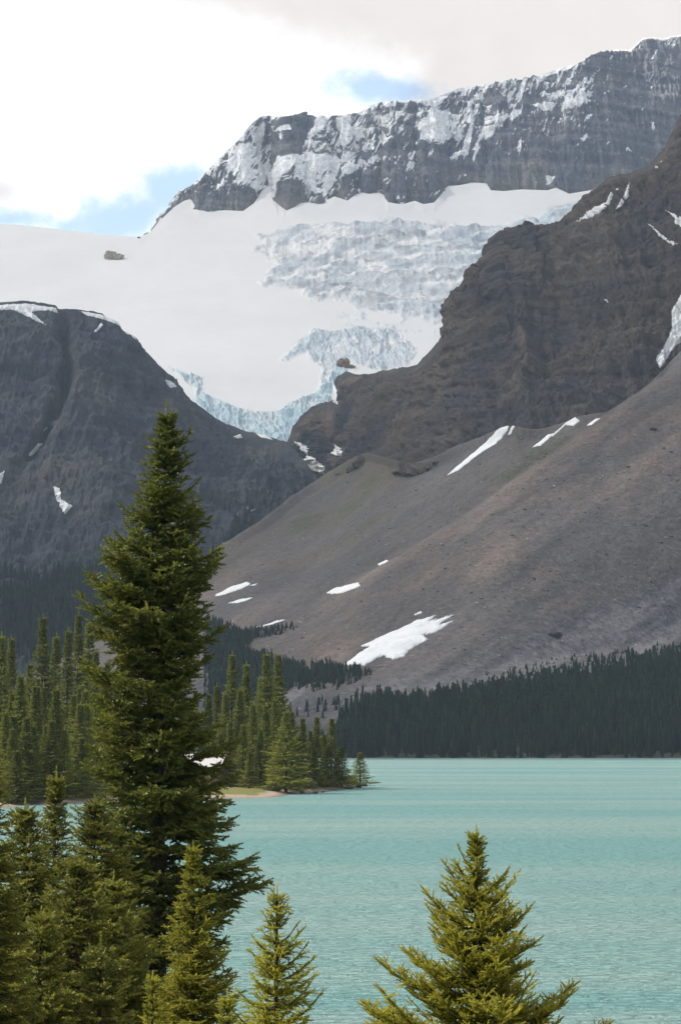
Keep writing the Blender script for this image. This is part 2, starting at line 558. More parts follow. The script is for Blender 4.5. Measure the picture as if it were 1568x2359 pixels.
def A_col(P, X, Y, S):
    g = fbm(P * np.array([.02, .02, .006]), 4, .6, 31)
    st = fbm(np.stack([0 * X, 0 * X, P[..., 2] * .075 + P[..., 0] * .006 + fbm(P * .004, 2, seed=3)], -1), 3, .6, 33)
    c = lerp3((.105, .112, .135), (.185, .178, .18), sstep(-.35, .4, g * .6 + .7 * st))
    t = (Y - S.top) / (np.interp(X, cb[:, 0], cb[:, 1]) - S.top + 1e-3)
    c = lerp3(c, np.broadcast_to(np.array([.20, .175, .15]), c.shape), .6 * sstep(.72, .98, t + .15 * g) * sstep(.0, .5, g + .4))
    c = c * (1 - .4 * sstep(.15, .5, fbm(P * np.array([.09, .05, .012]), 4, .62, 35)))[..., None] * (1 + .28 * st)[..., None] * 1.06
    s = A_snow(P, X, Y, S)
    return lerp3(c, np.broadcast_to(np.array([.91, .905, .885]), c.shape), s)


SA = sheet('mountain', [A_top, A_base, A_bot], [260, 14], 318, 1640, 1.25, back=(400, .55), jitter=2.2, jfreq=.07, disp=A_disp, color=A_col,
           smooth_it=0, mat=M['rock'], edge_fade=14)


skyB = [(-130, 506), (0, 515), (60, 519), (120, 526), (200, 535), (260, 541), (318, 546)]
sB = np.array(skyB, float)


def B_top(X):
    Y = np.where(X < 318, np.interp(X, sB[:, 0], sB[:, 1]), np.interp(X, cb[:, 0], cb[:, 1]))
    return Y, dB(Y)


def B_lvl(y):
    def f(X):
        Yt, _ = B_top(X)
        Y = np.maximum(Yt + 6 * (1 + (y - 540) / 300), y + 0 * X)
        return Y, dB(Y)
    return f


ice1 = [(586, 548), (640, 534), (700, 520), (800, 508), (880, 505), (1000, 510), (1120, 516), (1190, 505), (1260, 486), (1380, 440), (1400, 470), (1300, 520), (1180, 570), (1090, 660),
        (1060, 760), (1000, 735), (900, 722), (800, 705), (760, 692), (715, 690), (690, 668), (650, 648), (595, 662), (640, 622), (650, 605), (580, 574), (600, 560)]
ice2 = [(640, 836), (690, 790), (670, 800), (720, 765), (760, 768), (830, 752), (880, 758), (930, 772), (962, 800), (945, 838), (880, 858), (800, 830), (770, 850),
        (772, 900), (730, 900), (745, 850), (725, 835), (700, 812), (650, 838)]
link_ = [(830, 700), (1060, 720), (1040, 775), (900, 770), (760, 760), (780, 735)]
front = [(385, 848), (430, 858), (470, 872), (462, 905), (520, 926), (560, 940), (620, 948), (655, 940), (672, 926), (730, 900), (760, 870), (775, 838), (800, 830), (800, 900), (790, 960), (700, 1040),
         (600, 1030), (500, 985), (440, 930), (452, 900), (410, 868)]


def B_masks(X, Y):
    Q = np.stack([X * .02, Y * .03, 0 * X], -1)
    w1 = fbm(Q, 4, .6, 41) * 26; w2 = fbm(Q, 4, .6, 42) * 20
    m1 = sstep(-8, 10, poly_sd(X + w1, Y + w2, ice1))
    m2 = np.maximum(sstep(-3, 5, poly_sd(X + w1 * .5, Y + w2 * .5, ice2)), .55 * sstep(-10, 14, poly_sd(X + w1, Y + w2, link_)) * sstep(-.1, .25, fbm(Q * 1.7, 4, .6, 43)))
    m3 = sstep(-2, 4, poly_sd(X + w1 * .35, Y + w2 * .35, front))
    return m1, m2, m3


def B_disp(P, X, Y, S):
    m1, m2, m3 = B_masks(X, Y)
    roll = fbm(P * np.array([.0035, .0035, .0035]), 3, .5, 51)
    # long curved crevasse lines across the flow
    U = np.stack([X * .006 + Y * .004, (Y + 18 * fbm(np.stack([X * .008, Y * .01, 0 * X], -1), 3, .5, 52) + .10 * (X - 900)) * .055, 0 * X], -1)
    cre = fbm(U, 5, .62, 53, True)
    wq = fbm(np.stack([X * .02, Y * .022, 0 * X], -1), 4, .55, 55)
    U2 = np.stack([X * .06 + 2.6 * wq, Y * .034 + 1.8 * wq, 0 * X + 5], -1)
    ser = fbm(U2, 5, .62, 54, True)
    blk = fbm(P * .03, 4, .6, 56, True)
    sv = (Y + .05 * (X - 900) + 62 * fbm(np.stack([X * .006, Y * .013, 0 * X + 1], -1), 5, .6, 57)) / 43.0
    sq = sv - np.floor(sv)
    d = 9 * roll + m1 * (7.0 * np.where(sq < .38, sq / .38, (1 - sq) / .62) + 2.6 * cre + 4.2 * blk) + m2 * (3.2 * ser + 3.2 * blk) + m3 * (4.0 * ser + 3.8 * blk)
    return d, dict(m1=m1, m2=m2, m3=m3, cre=cre, ser=ser, blk=blk, roll=roll, sq=sq)


def B_col(P, X, Y, S):
    e = S.extra
    c = np.broadcast_to(np.array([.80, .78, .75]), X.shape + (3,)).copy()
    var = fbm(np.stack([X * .006, Y * .02, 0 * X], -1), 4, .5, 61)
    c *= (1 + .05 * var)[..., None]
    # icefall: grey bare ice with snow-filled hollows and dirt bands
    patch = fbm(np.stack([X * .012, (Y + .1 * X) * .03, 0 * X + 2], -1), 5, .6, 62)
    curl = fbm(np.stack([X * .02 + .02 * Y, (Y + .05 * X) * .11, 0 * X + 6], -1), 5, .66, 64)
    holes = sstep(-6, 5, np.maximum.reduce([poly_sd(X + 14 * patch, Y + 10 * curl, q) for q in (
        [(820, 605), (850, 595), (893, 612), (890, 625), (840, 628)], [(690, 645), (735, 638), (755, 648), (730, 656)], [(640, 570), (760, 562), (700, 578)],
        [(960, 660), (1060, 650), (1080, 660), (1010, 672)], [(860, 560), (1000, 556), (1090, 585), (960, 566)], [(700, 535), (770, 528), (850, 545), (780, 552)])]))
    wall = sstep(.24, .44, e['sq'] + .12 * curl) * sstep(1.02, .80, e['sq'] + .15 * curl)
    bare = e['m1'] * np.clip(.38 + .62 * wall, 0, 1) * sstep(-.50, -.12, patch + .45 * curl + .35 * wall) * (1 - holes)
    c = lerp3(c, lerp3((.44, .475, .50), (.60, .63, .64), sstep(-.35, .4, curl + .3 * e['blk'])), bare * .9)
    blue = e['m1'] * sstep(950, 1250, X + 40 * patch)
    c = lerp3(c, np.broadcast_to(np.array([.55, .64, .665]), c.shape), blue * .6)
    brow = e['m1'] * sstep(.28, .34, e['sq']) * sstep(.48, .38, e['sq']) * sstep(-.2, .2, patch + .4 * curl)
    c = lerp3(c, np.broadcast_to(np.array([.30, .315, .33]), c.shape), brow * .6)
    line = sstep(.34, .56, e['cre']) * e['m1'] * sstep(-.25, .15, patch)
    c = lerp3(c, np.broadcast_to(np.array([.27, .285, .30]), c.shape), line * .75)
    dirt = e['m1'] * sstep(.15, .5, fbm(np.stack([X * .014, Y * .05, 0 * X + 7], -1), 4, .6, 63))
    c = lerp3(c, np.broadcast_to(np.array([.42, .40, .37]), c.shape), dirt * .5)
    # lower icefall and the snout
    i2 = e['m2'] * sstep(-.35, .1, .4 * e['ser'] + .9 * patch + .3 * curl)
    c = lerp3(c, np.broadcast_to(np.array([.52, .58, .61]), c.shape), i2 * .8)
    i3 = e['m3']
    c = lerp3(c, np.broadcast_to(np.array([.47, .61, .65]), c.shape), i3 * (.55 + .4 * sstep(-.2, .5, e['blk'])))
    l2 = sstep(.36, .62, e['ser']) * np.maximum(e['m2'], e['m3'])
    c = lerp3(c, np.broadcast_to(np.array([.27, .36, .41]), c.shape), l2 * .6)
    return c


SB = sheet('glacier', [B_top, B_lvl(560), B_lvl(720), B_lvl(765), B_lvl(860), B_lvl(950), B_lvl(1085)], [50, 110, 34, 66, 66, 70], -130, 1420, 1.35, back=(500, .25),
           jitter=0, disp=B_disp, color=B_col, smooth_it=2, mat=M['ice'], edge_fade=18, dfun=dB)

# ---- brown mountain on the right
topD = [(-140, 1600, 1480), (200, 1450, 1550), (400, 1332, 1600), (520, 1248, 1650), (600, 1198, 1720), (660, 1150, 1800), (720, 1110, 1890), (752, 1088, 1950),
        (800, 1060, 1850), (840, 1040, 1760), (880, 1050, 1650), (915, 1062, 1570), (960, 1066, 1500), (1000, 1050, 1470), (1040, 1030, 1450), (1075, 1015, 1440),
        (1110, 1005, 1430), (1150, 984, 1410), (1180, 978, 1400), (1230, 990, 1390), (1290, 975, 1390), (1330, 958, 1390), (1400, 948, 1385), (1450, 915, 1390), (1485, 892, 1400), (1520, 858, 1420),
        (1568, 806, 1450), (1720, 690, 1520), (1900, 600, 1560), (2260, 560, 1580)]
tD = np.array(topD, float)
skyC = [(655, 1030, 2430), (668, 1004, 2425), (674, 984, 2420), (690, 962, 2410), (705, 948, 2400), (720, 936, 2395), (740, 928, 2390), (756, 926, 2385), (764, 920, 2380), (769, 880, 2370),
        (776, 868, 2360), (800, 856, 2320), (820, 864, 2290), (850, 860, 2230), (880, 854, 2160), (905, 850, 2110), (935, 844, 2050), (960, 838, 2000), (985, 812, 1960), (1000, 796, 1930), (1012, 778, 1910),
        (1030, 756, 1890), (1040, 738, 1880), (1046, 690, 1865), (1054, 670, 1855), (1075, 640, 1835), (1100, 612, 1820), (1130, 595, 1812), (1142, 580, 1806), (1150, 560, 1803), (1160, 541, 1800), (1172, 548, 1798), (1182, 546, 1797), (1196, 534, 1795), (1215, 533, 1792), (1230, 538, 1790),
        (1242, 530, 1789), (1252, 535, 1788), (1268, 522, 1786), (1282, 525, 1784), (1300, 505, 1781), (1330, 478, 1776), (1350, 452, 1773), (1372, 435, 1770), (1395, 412, 1768), (1420, 403, 1765), (1450, 400, 1762),
        (1470, 388, 1758), (1492, 382, 1755), (1508, 362, 1753), (1530, 340, 1752), (1540, 318, 1750), (1556, 285, 1750), (1568, 262, 1750), (1720, 110, 1740), (1820, 40, 1735), (1900, 85, 1730), (2000, 60, 1725), (2260, 190, 1690)]


def C_bot(X):
    Y = np.interp(X, tD[:, 0], tD[:, 1]); d = np.interp(X, tD[:, 0], tD[:, 2])
    left = sstep(760, 700, X)
    return Y + 45 + 10 * left, np.maximum(d + 12, 0) + left * (2330 - d)


sCn = np.array(skyC, float)


def C_mid(X):
    Yt = np.interp(X, sCn[:, 0], sCn[:, 1]); dt = np.interp(X, sCn[:, 0], sCn[:, 2])
    Yb, db = C_bot(X)
    return Yt * .45 + Yb * .55, dt * .35 + db * .65


def C_disp(P, X, Y, S):
    wx = fbm(P * .006, 3, .5, 71)
    # downslope ribs and gullies
    U = np.stack([(P[..., 0] + 40 * wx) * .013, P[..., 1] * .004, P[..., 2] * .004], -1)
    rib = fbm(U, 5, .55, 72, True)
    mass = fbm(P * np.array([.007, .005, .006]), 3, .5, 73)
    z = P[..., 2] / 12 + .6 * fbm(P * .008, 3, seed=74) + P[..., 0] * .004
    q = z - np.floor(z)
    led = (sstep(.0, .18, q) - q) * 1.9
    fine = fbm(P * np.array([.07, .07, .06]), 6, .66, 75, True)
    low = sstep(500, 150, P[..., 2])
    rib2 = fbm(P * np.array([.035, .022, .018]), 4, .6, 76, True)
    return 13 * rib + 20 * mass + led * (.7 + low) + 4.5 * rib2 + 5.2 * fine, dict(rib=rib, q=q, fine=fine, mass=mass)


def C_col(P, X, Y, S):
    e = S.extra
    g = fbm(P * np.array([.012, .012, .02]), 4, .6, 81)
    c = lerp3((.075, .072, .074), (.145, .118, .095), sstep(-.35, .45, g + .25 * e['rib']))
    up = sstep(420, 640, P[..., 2])
    warm = sstep(-.1, .45, fbm(P * .009, 4, .6, 82)) * (.35 + .65 * up)
    c = lerp3(c, np.broadcast_to(np.array([.155, .112, .078]), c.shape), warm * .6)
    grey = sstep(960, 800, X) * sstep(840, 880, Y)
    c = lerp3(c, lerp3((.055, .058, .068), (.13, .115, .105), sstep(-.3, .4, g)), grey * .8)
    # tan shoulder beside the glacier snout, the sunlight on it painted into the colour
    tan = sstep(0, 14, poly_sd(X + 14 * g, Y + 14 * e['fine'], [(672, 990), (700, 955), (760, 930), (775, 960), (760, 1000), (735, 1010), (700, 1000)]))
    tan2 = sstep(0, 8, poly_sd(X + 10 * g, Y + 8 * e['fine'], [(770, 872), (860, 862), (850, 884), (790, 892)]))
    c = lerp3(c, np.broadcast_to(np.array([.22, .165, .12]), c.shape), np.maximum(tan, tan2) * .75)
    green = sstep(0, 12, poly_sd(X + 20 * g, Y + 12 * g, [(830, 990), (900, 920), (1000, 840), (1010, 860), (930, 930), (860, 1000)]))
    c = lerp3(c, np.broadcast_to(np.array([.085, .078, .042]), c.shape), green * .6)
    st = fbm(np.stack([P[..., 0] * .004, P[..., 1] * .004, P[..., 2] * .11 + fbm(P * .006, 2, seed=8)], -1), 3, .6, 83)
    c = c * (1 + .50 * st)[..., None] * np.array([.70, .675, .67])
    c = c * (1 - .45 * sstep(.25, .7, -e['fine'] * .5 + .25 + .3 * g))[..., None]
    return np.clip(c, .012, 1)


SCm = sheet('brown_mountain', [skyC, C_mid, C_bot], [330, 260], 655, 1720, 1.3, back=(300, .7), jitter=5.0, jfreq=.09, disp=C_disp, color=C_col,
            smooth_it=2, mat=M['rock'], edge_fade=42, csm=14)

# ---- dark mountain on the left
skyE = [(-620, 560, 2000), (-400, 640, 2080), (-260, 668, 2120), (-140, 705, 2150), (0, 697, 2180), (30, 694, 2185), (60, 691, 2190), (100, 697, 2200), (130, 705, 2205), (135, 712, 2206), (160, 711, 2212), (200, 715, 2220), (236, 722, 2228), (242, 730, 2230), (262, 738, 2235), (275, 747, 2240), (282, 764, 2245), (302, 772, 2250),
        (316, 782, 2255), (322, 796, 2258), (345, 818, 2270), (366, 843, 2280), (385, 860, 2290), (402, 872, 2300), (412, 892, 2305), (440, 922, 2320), (470, 942, 2330), (500, 964, 2340), (530, 978, 2345),
        (560, 990, 2345), (600, 1000, 2330), (640, 1010, 2310), (665, 1018, 2290), (685, 1040, 2260), (705, 1062, 2230), (722, 1092, 2200), (760, 1130, 2150)]


def E_bot(X):
    return np.interp(X, [-140, 200, 400, 520, 760], [1640, 1640, 1600, 1480, 1330]), np.interp(X, [-140, 400, 520, 760], [1150, 1350, 1640, 1960])


sEn = np.array(skyE, float)


def E_mid(X):
    Yt = np.interp(X, sEn[:, 0], sEn[:, 1]); dt = np.interp(X, sEn[:, 0], sEn[:, 2])
    Yb, db = E_bot(X)
    Ym = np.interp(X, [-140, 300, 520, 760], [1330, 1330, 1300, 1240]); return Ym, np.interp(X, [-140, 400, 520, 760], [1640, 1690, 1740, 2040])


def E_disp(P, X, Y, S):
    wx = fbm(P * .006, 3, .5, 91)
    U = np.stack([(P[..., 0] + 30 * wx) * .016, P[..., 1] * .004, P[..., 2] * .0035], -1)
    rib = fbm(U, 5, .55, 92, True)
    mass = fbm(P * np.array([.008, .005, .004]), 3, .5, 93)
    z = P[..., 2] / 26 + .7 * fbm(P * .007, 3, seed=94) + P[..., 0] * .006
    q = z - np.floor(z)
    fine = fbm(P * np.array([.09, .07, .045]), 6, .66, 95, True)
    gul = np.exp(-((X - 150 + .55 * (Y - 900) * sstep(800, 1000, Y)) / 14) ** 2) * sstep(700, 740, Y) * sstep(1150, 900, Y)
    rib2 = fbm(P * np.array([.04, .025, .014]), 4, .6, 96, True)
    return 9 * rib + 26 * mass + (sstep(0, .18, q) - q) * 2.6 + 5 * rib2 + 3.6 * fine - 26 * gul, dict(rib=rib, q=q, fine=fine)


def E_col(P, X, Y, S):
    e = S.extra
    g = fbm(P * np.array([.013, .013, .011]), 4, .6, 101)
    c = lerp3((.050, .053, .060), (.105, .094, .082), sstep(-.35, .5, g + .2 * e['rib']))
    w = sstep(.05, .5, fbm(P * np.array([.02, .02, .008]), 4, .6, 102)) * sstep(1200, 900, Y)
    c = lerp3(c, np.broadcast_to(np.array([.15, .122, .095]), c.shape), w * .55)
    st = fbm(np.stack([P[..., 0] * .004, P[..., 1] * .004, P[..., 2] * .09], -1), 3, .6, 103)
    c = c * (1 + .42 * st)[..., None] * np.array([.84, .89, 1.0])
    low = sstep(1230, 1330, Y + 40 * g)
    c = lerp3(c, np.broadcast_to(np.array([.03, .04, .035]), c.shape), low * .7)
    return np.clip(c, .012, 1)


SE = sheet('dark_mountain', [skyE, E_mid, E_bot], [270, 200], -140, 760, 1.3, back=(200, .6), jitter=3.5, jfreq=.09, disp=E_disp, color=E_col,
           smooth_it=2, mat=M['rock'], edge_fade=30, csm=14)

# ---- the scree slope down to the far shore
midD = [(-140, 1660, 1000), (520, 1625, 1000), (680, 1612, 985), (780, 1600, 960), (900, 1588, 960), (1100, 1545, 1000), (1250, 1520, 1040), (1400, 1496, 1090), (1568, 1470, 1130), (1720, 1448, 1160), (2260, 1390, 1230)]
shoreD = [(-140, 1745, 829), (1720, 1745, 829)]
underD = [(-140, 1765, 798), (1720, 1765, 798)]
tDs = [(x, y - 0, d) for x, y, d in topD]


def D_side(X, Y):
    # positive to the right of the edge line of the nearer cone
    xl = np.interp(Y, [850, 860, 1000, 1175, 1289, 1400, 1800], [1545, 1534, 1336, 1084, 904, 700, 100])
    return X - xl


def D_disp(P, X, Y, S):
    sd = D_side(X, Y) + 12 * fbm(P * .01, 3, seed=111)
    fadeY = sstep(1400, 1250, Y)
    cone = (5 * sstep(-30, 60, sd) - 6 * sstep(0, -160, sd)) * fadeY - 2.5 * np.exp(-((sd + 22) / 26) ** 2) * fadeY
    # runnels down the fall line
    U = np.stack([(P[..., 0] + .45 * (P[..., 2])) * .02, P[..., 2] * .0035, 0 * X], -1)
    run = fbm(U, 4, .55, 112)
    lump = fbm(P * .02, 4, .55, 113)
    fine = fbm(P * .16, 3, .6, 114)
    return cone + 1.8 * run + 1.1 * lump + .8 * fine, dict(sd=sd, run=run, lump=lump)


def D_col(P, X, Y, S):
    e = S.extra
    g = fbm(P * np.array([.010, .010, .014]), 4, .6, 121)
    sp_ = fbm(P * .22, 3, .7, 122)
    U = np.stack([(-.83 * X + .56 * Y) * .0035, (.56 * X + .83 * Y) * .026, 0 * X], -1)
    streak = fbm(U, 4, .6, 123)
    c = lerp3((.165, .150, .138), (.205, .166, .140), sstep(-.3, .3, g + .6 * streak))
    # left cone: greyer, with patches of low green
    left = sstep(20, -30, e['sd']) * sstep(1380, 1300, Y)
    c = lerp3(c, lerp3((.125, .118, .112), (.15, .132, .112), sstep(-.3, .3, g)), left * .8)
    gr = left * sstep(.0, .4, g + .5 * streak) * sstep(560, 700, X) * sstep(1330, 1200, Y)
    c = lerp3(c, np.broadcast_to(np.array([.085, .095, .052]), c.shape), gr * .7)
    yel = sstep(960, 860, X) * sstep(1150, 1060, Y)
    c = lerp3(c, np.broadcast_to(np.array([.145, .125, .088]), c.shape), yel * .6)
    # grey coarse blocks at the toe
    line = np.interp(X, [500, 780, 900, 1100, 1300, 1568, 1720], [1570, 1590, 1560, 1490, 1420, 1320, 1260])
    toe = sstep(-25, 25, Y - line + 40 * g)
    c = lerp3(c, lerp3((.135, .134, .142), (.21, .20, .20), sstep(-.35, .35, streak + .5 * sp_)), toe * .9)
    c = c * (1 + .46 * streak)[..., None] * (1 + .26 * sp_)[..., None] * np.array([.80, .775, .77])
    fo = sstep(1640, 1700, Y + 20 * g)
    c = lerp3(c, np.broadcast_to(np.array([.05, .055, .035]), c.shape), fo * .85)
    return np.clip(c, .015, 1)


SD = sheet('scree_slope', [tDs, midD, shoreD, underD], [330, 120, 8], -140, 1720, 1.6, back=(60, .8), jitter=3.0, jfreq=.05, disp=D_disp, color=D_col,
           smooth_it=3, mat=M['scree'], edge_fade=10, csm=60)

# ------------------------------------------------------------------ snow left lying on the slopes
def snow_patch(S, poly, label, thick=1.6, rag=3.0, step=0.9, lift=.35, seed=0, elong=(.05, .16)):
    poly = np.asarray(poly, float)
    x0, y0 = poly.min(0) - 4; x1, y1 = poly.max(0) + 4
    xs = np.arange(x0, x1, step); ys = np.arange(y0, y1, step * .7)
    X, Y = np.meshgrid(xs, ys)
    U = np.stack([(X * elong[0] + Y * .06), (Y + .42 * X) * elong[1], 0 * X + seed], -1)
    sd = poly_sd(X, Y, poly) + rag * fbm(U * 2.2, 4, .65, 131 + seed)
    P, Nn = on_sheet(S, X.ravel(), Y.ravel())
    P = P.reshape(X.shape + (3,)); Nn = Nn.reshape(P.shape)
    h = .35 * thick * (1 - np.exp(-np.maximum(sd, 0) / 6)) + lift - 1.0 * (sd < .2)
    V = P + Nn * h[..., None]
    # relief of the slope is smoothed under the snow
    ok = sd > 0
    R, C = X.shape
    idx = np.arange(R * C).reshape(R, C)
    cell = ok[:-1, :-1] | ok[1:, :-1] | ok[1:, 1:] | ok[:-1, 1:]
    cell &= (sd[:-1, :-1] + sd[1:, :-1] + sd[1:, 1:] + sd[:-1, 1:]) > -2.0
    F = np.stack([idx[:-1, :-1], idx[1:, :-1], idx[1:, 1:], idx[:-1, 1:]], -1)[cell]
    if len(F) == 0:
        return
    used, inv = np.unique(F.ravel(), return_inverse=True)
    Vp = V.reshape(-1, 3)[used]
    c = Vp.mean(0)
    o = link('snow_patch', np_mesh('snow_patch', Vp - c, inv.reshape(-1, 4), {}, True, [M['snow']]), loc=c)
    tag(o, label, 'snow patch', 'snow patches left on the mountainsides')


patches = [
    (SD, [(792, 1531), (815, 1514), (850, 1490), (832, 1488), (870, 1470), (960, 1430), (1002, 1418), (988, 1431), (1042, 1418), (1008, 1440), (1044, 1431), (1005, 1456), (972, 1463), (985, 1472), (940, 1500), (930, 1512), (905, 1519), (880, 1511), (838, 1532)],
     'largest white snow patch, low on the scree slope above the lake forest', 2.2, 5.0),
    (SD, [(752, 1366), (772, 1355), (828, 1342), (834, 1350), (795, 1365), (765, 1369)], 'smooth oval snow patch alone in the middle of the scree slope', 1.8, 2.0),
    (SD, [(492, 1372), (530, 1352), (568, 1340), (576, 1347), (540, 1362), (505, 1373)], 'upper of the two slanting snow strips right beside the tall spruce', 1.5, 3.0),
    (SD, [(515, 1392), (550, 1382), (580, 1377), (562, 1387)], 'thin broken snow strip just below the slanting strip beside the tall spruce', 1.2, 3.0),
    (SD, [(570, 1350), (592, 1344), (586, 1349)], 'tiny snow sliver off the upper end of the slanting strip', 1.0, 1.0),
    (SD, [(588, 1446), (640, 1430), (658, 1428), (622, 1440)], 'thin snow strip above the dark thicket at the foot of the scree', 1.2, 2.0),
    (SD, [(864, 1300), (886, 1289), (892, 1294), (870, 1302)], 'small snow scrap high above the oval patch on the grey scree', 1.2, 2.0),
    (SD, [(948, 1419), (968, 1408), (974, 1412)], 'small snow scrap just above the largest snow patch', 1.2, 1.0),
    (SD, [(1012, 1098), (1060, 1059), (1110, 1020), (1150, 986), (1172, 978), (1166, 992), (1130, 1022), (1080, 1056), (1040, 1086)], 'long pointed snow streak under the brown cliff foot', 2.0, 1.5),
    (SD, [(1163, 1002), (1180, 979), (1185, 982), (1172, 1000)], 'short snow sliver beside the head of the long pointed streak', 1.2, 1.0),
    (SD, [(1224, 1031), (1258, 1001), (1274, 998), (1242, 1028)], 'lower half of the broken snow streak right of the long one', 1.6, 1.5),
    (SD, [(1265, 1005), (1300, 975), (1324, 961), (1334, 970), (1318, 981), (1300, 980), (1270, 1005)], 'hooked upper half of the broken snow streak under the brown cliff', 1.6, 1.5),
    (SD, [(1348, 981), (1368, 966), (1382, 964), (1362, 979)], 'small snow dash at the top of the scree right of the hooked streak', 1.4, 1.0),
    (SCm, [(1640, 640), (1568, 678), (1542, 720), (1546, 760), (1530, 800), (1514, 830), (1524, 851), (1546, 822), (1568, 792), (1640, 760)], 'broad snow chute running down the gully at the right edge', 4, 4.0),
    (SCm, [(1344, 516), (1374, 489), (1400, 464), (1420, 434), (1426, 433), (1406, 470), (1386, 498)], 'left of the twin snow gullies high on the brown mountain', 3, 3.0),
    (SCm, [(1418, 482), (1436, 452), (1449, 417), (1451, 422), (1446, 452), (1430, 476)], 'right of the twin snow gullies high on the brown mountain', 3, 3.0),
    (SCm, [(1370, 690), (1378, 690), (1386, 711)], 'single tiny snow spot in the middle of the brown rock face', 2.5, 1.0),
    (SCm, [(1489, 514), (1506, 530), (1530, 557), (1552, 562), (1535, 568), (1510, 546)], 'thin bent snow gully near the right edge of the brown mountain', 3, 1.5),
    (SCm, [(1535, 484), (1552, 500), (1590, 505), (1590, 535), (1556, 521)], 'snow wedge cut by the right edge above the bent gully', 3, 2.0),
    (SCm, [(1515, 388), (1533, 370), (1536, 374), (1524, 388)], 'small snow scrap near the crest of the brown mountain', 3, 2.0),
    (SCm, [(779, 1044), (788, 1022), (798, 1040), (790, 1051)], 'small snow triangle in the grey gully right of the glacier snout', 3, 1.5),
    (SCm, [(676, 1016), (700, 1025), (712, 1050), (753, 1084), (738, 1092), (715, 1090), (690, 1062), (708, 1055), (694, 1036)], 'snow tongue in the gully directly below the glacier snout', 6, 2.0),
    (SCm, [(764, 926), (768, 876), (777, 915), (774, 932)], 'snow drip hanging down the rock step beside the snout', 4, 1.5),
    (SE, [(-10, 703), (60, 699), (130, 709), (136, 722), (112, 714), (75, 718), (106, 750), (70, 732), (30, 713), (-10, 716)], 'curved snow band along the rim of the dark left mountain', 3.5, 3.0),
    (SE, [(70, 1047), (95, 1020), (113, 1021), (80, 1049)], 'slanted snow slab on the lower face of the dark mountain', 3, 2.0),
    (SE, [(121, 1120), (133, 1124), (140, 1150), (166, 1166), (150, 1184), (130, 1155)], 'boot shaped snow patch low on the dark mountain', 3, 2.5),
    (SE, [(184, 716), (232, 724), (275, 740), (275, 750), (240, 736), (200, 726)], 'narrow snow cornice right of the rim band on the dark mountain', 3, 1.5),
    (SE, [(217, 766), (232, 744), (238, 748), (226, 764)], 'small snow fleck under the narrow cornice', 3, 1.5),
    (SE, [(282, 760), (304, 770), (318, 788), (306, 783)], 'thin snow edge on the stepped shoulder of the dark mountain', 3, 1.5),
    (SE, [(361, 874), (376, 876), (394, 891), (380, 893)], 'small snow strip on the ridge left of the glacier snout', 3, 1.0),
    (SE, [(-10, 1112), (-8, 1095), (12, 1084), (5, 1114)], 'snow scrap cut by the left edge on the dark mountain', 3, 1.5),
    (SE, [(105, 992), (131, 964), (126, 985)], 'thin snow streak above the slanted slab', 3, 2.0),
    (SE, [(540, 1005), (555, 1000), (562, 1008), (550, 1010)], 'little snow dash under the snout on the ridge', 3, 1.0),
    (SE, [(588, 997), (612, 1001), (630, 1013), (600, 1007)], 'thin snow rim along the rock right under the glacier snout', 3, 1.0),
    (SE, [(565, 1170), (590, 1175), (580, 1181)], 'small snow spot above the valley right of the tall spruce', 3, 1.0),
]
for i, p in enumerate(patches):
    snow_patch(p[0], p[1], p[2], thick=p[3], rag=p[4], seed=i)


# ------------------------------------------------------------------ rock standing out of the ice, boulders
def ico(sub=1):
    import bmesh
    bm = bmesh.new(); bmesh.ops.create_icosphere(bm, subdivisions=sub, radius=1)
    V = np.array([v.co[:] for v in bm.verts]); F = np.array([[v.index for v in f.verts] for f in bm.faces]); bm.free()
    return V, F


def rock_mesh(name, parts, mat, sub=3, rough=.35, seed=0):
    """parts: (centre, half sizes) lumps joined into one rugged rock"""
    V0, F0 = ico(sub)
    Vs, Fs, o = [], [], 0
    for k, (c, s) in enumerate(parts):
        n = fbm(V0 * 1.6 + k * 5 + seed, 4, .6, seed)
        n = n + .5 * fbm(V0 * 4.5 + k * 3 + seed, 3, .6, seed + 1, True)
        v = np.sign(V0) * np.abs(V0) ** .9 * (1 + rough * n[:, None]) * np.asarray(s) + np.asarray(c)
        Vs.append(v); Fs.append(F0 + o); o += len(V0)
    return np_mesh(name, np.concatenate(Vs), np.concatenate(Fs), {}, False, [mat])


def rock_at(name, S, X, Y, parts, mat, label, cat, sub=3, seed=0, rough=.35):
    P, _ = on_sheet(S, [X], [Y])
    o = link(name, rock_mesh(name, parts, mat, sub, rough, seed), loc=P[0])
    tag(o, label, cat)
    return o


dx_ = dB(595) / FPX
rock_at('rock_outcrop', SB, 263, 596, [((-8, 2, 4), (7, 8, 8)), ((-2, 0, 3), (7, 7, 9)), ((5, -1, -3), (6, 7, 8)), ((8, 1, 3), (6, 7, 5)), ((11, 2, 5), (5, 5, 2.2)), ((-12, 2, 5), (4, 5, 3))], M['nunatak'],
        'tan rock sticking out of the smooth white snowfield', 'rock', sub=4, seed=3, rough=.42)
rock_at('rock_outcrop', SB, 320, 548, [((0, 0, 0), (2.6, 3, 2.2))], M['darkrock'], 'tiny dark rock on the snow skyline left of the cliff foot', 'rock', sub=2, seed=8)
rock_at('rock_outcrop', SB, 796, 842, [((-5, 2, 1), (7, 9, 9)), ((1, 1, 4), (4, 8, 6)), ((5, 0, -5), (9, 9, 5)), ((14, -3, -10), (10, 8, 3)), ((-7, -1, -8), (8, 9, 5)), ((4, -6, -14), (16, 9, 5))], M['brownrock'],
        'brown rock island amid the blue ice of the lower icefall', 'rock', sub=4, seed=5, rough=.42)
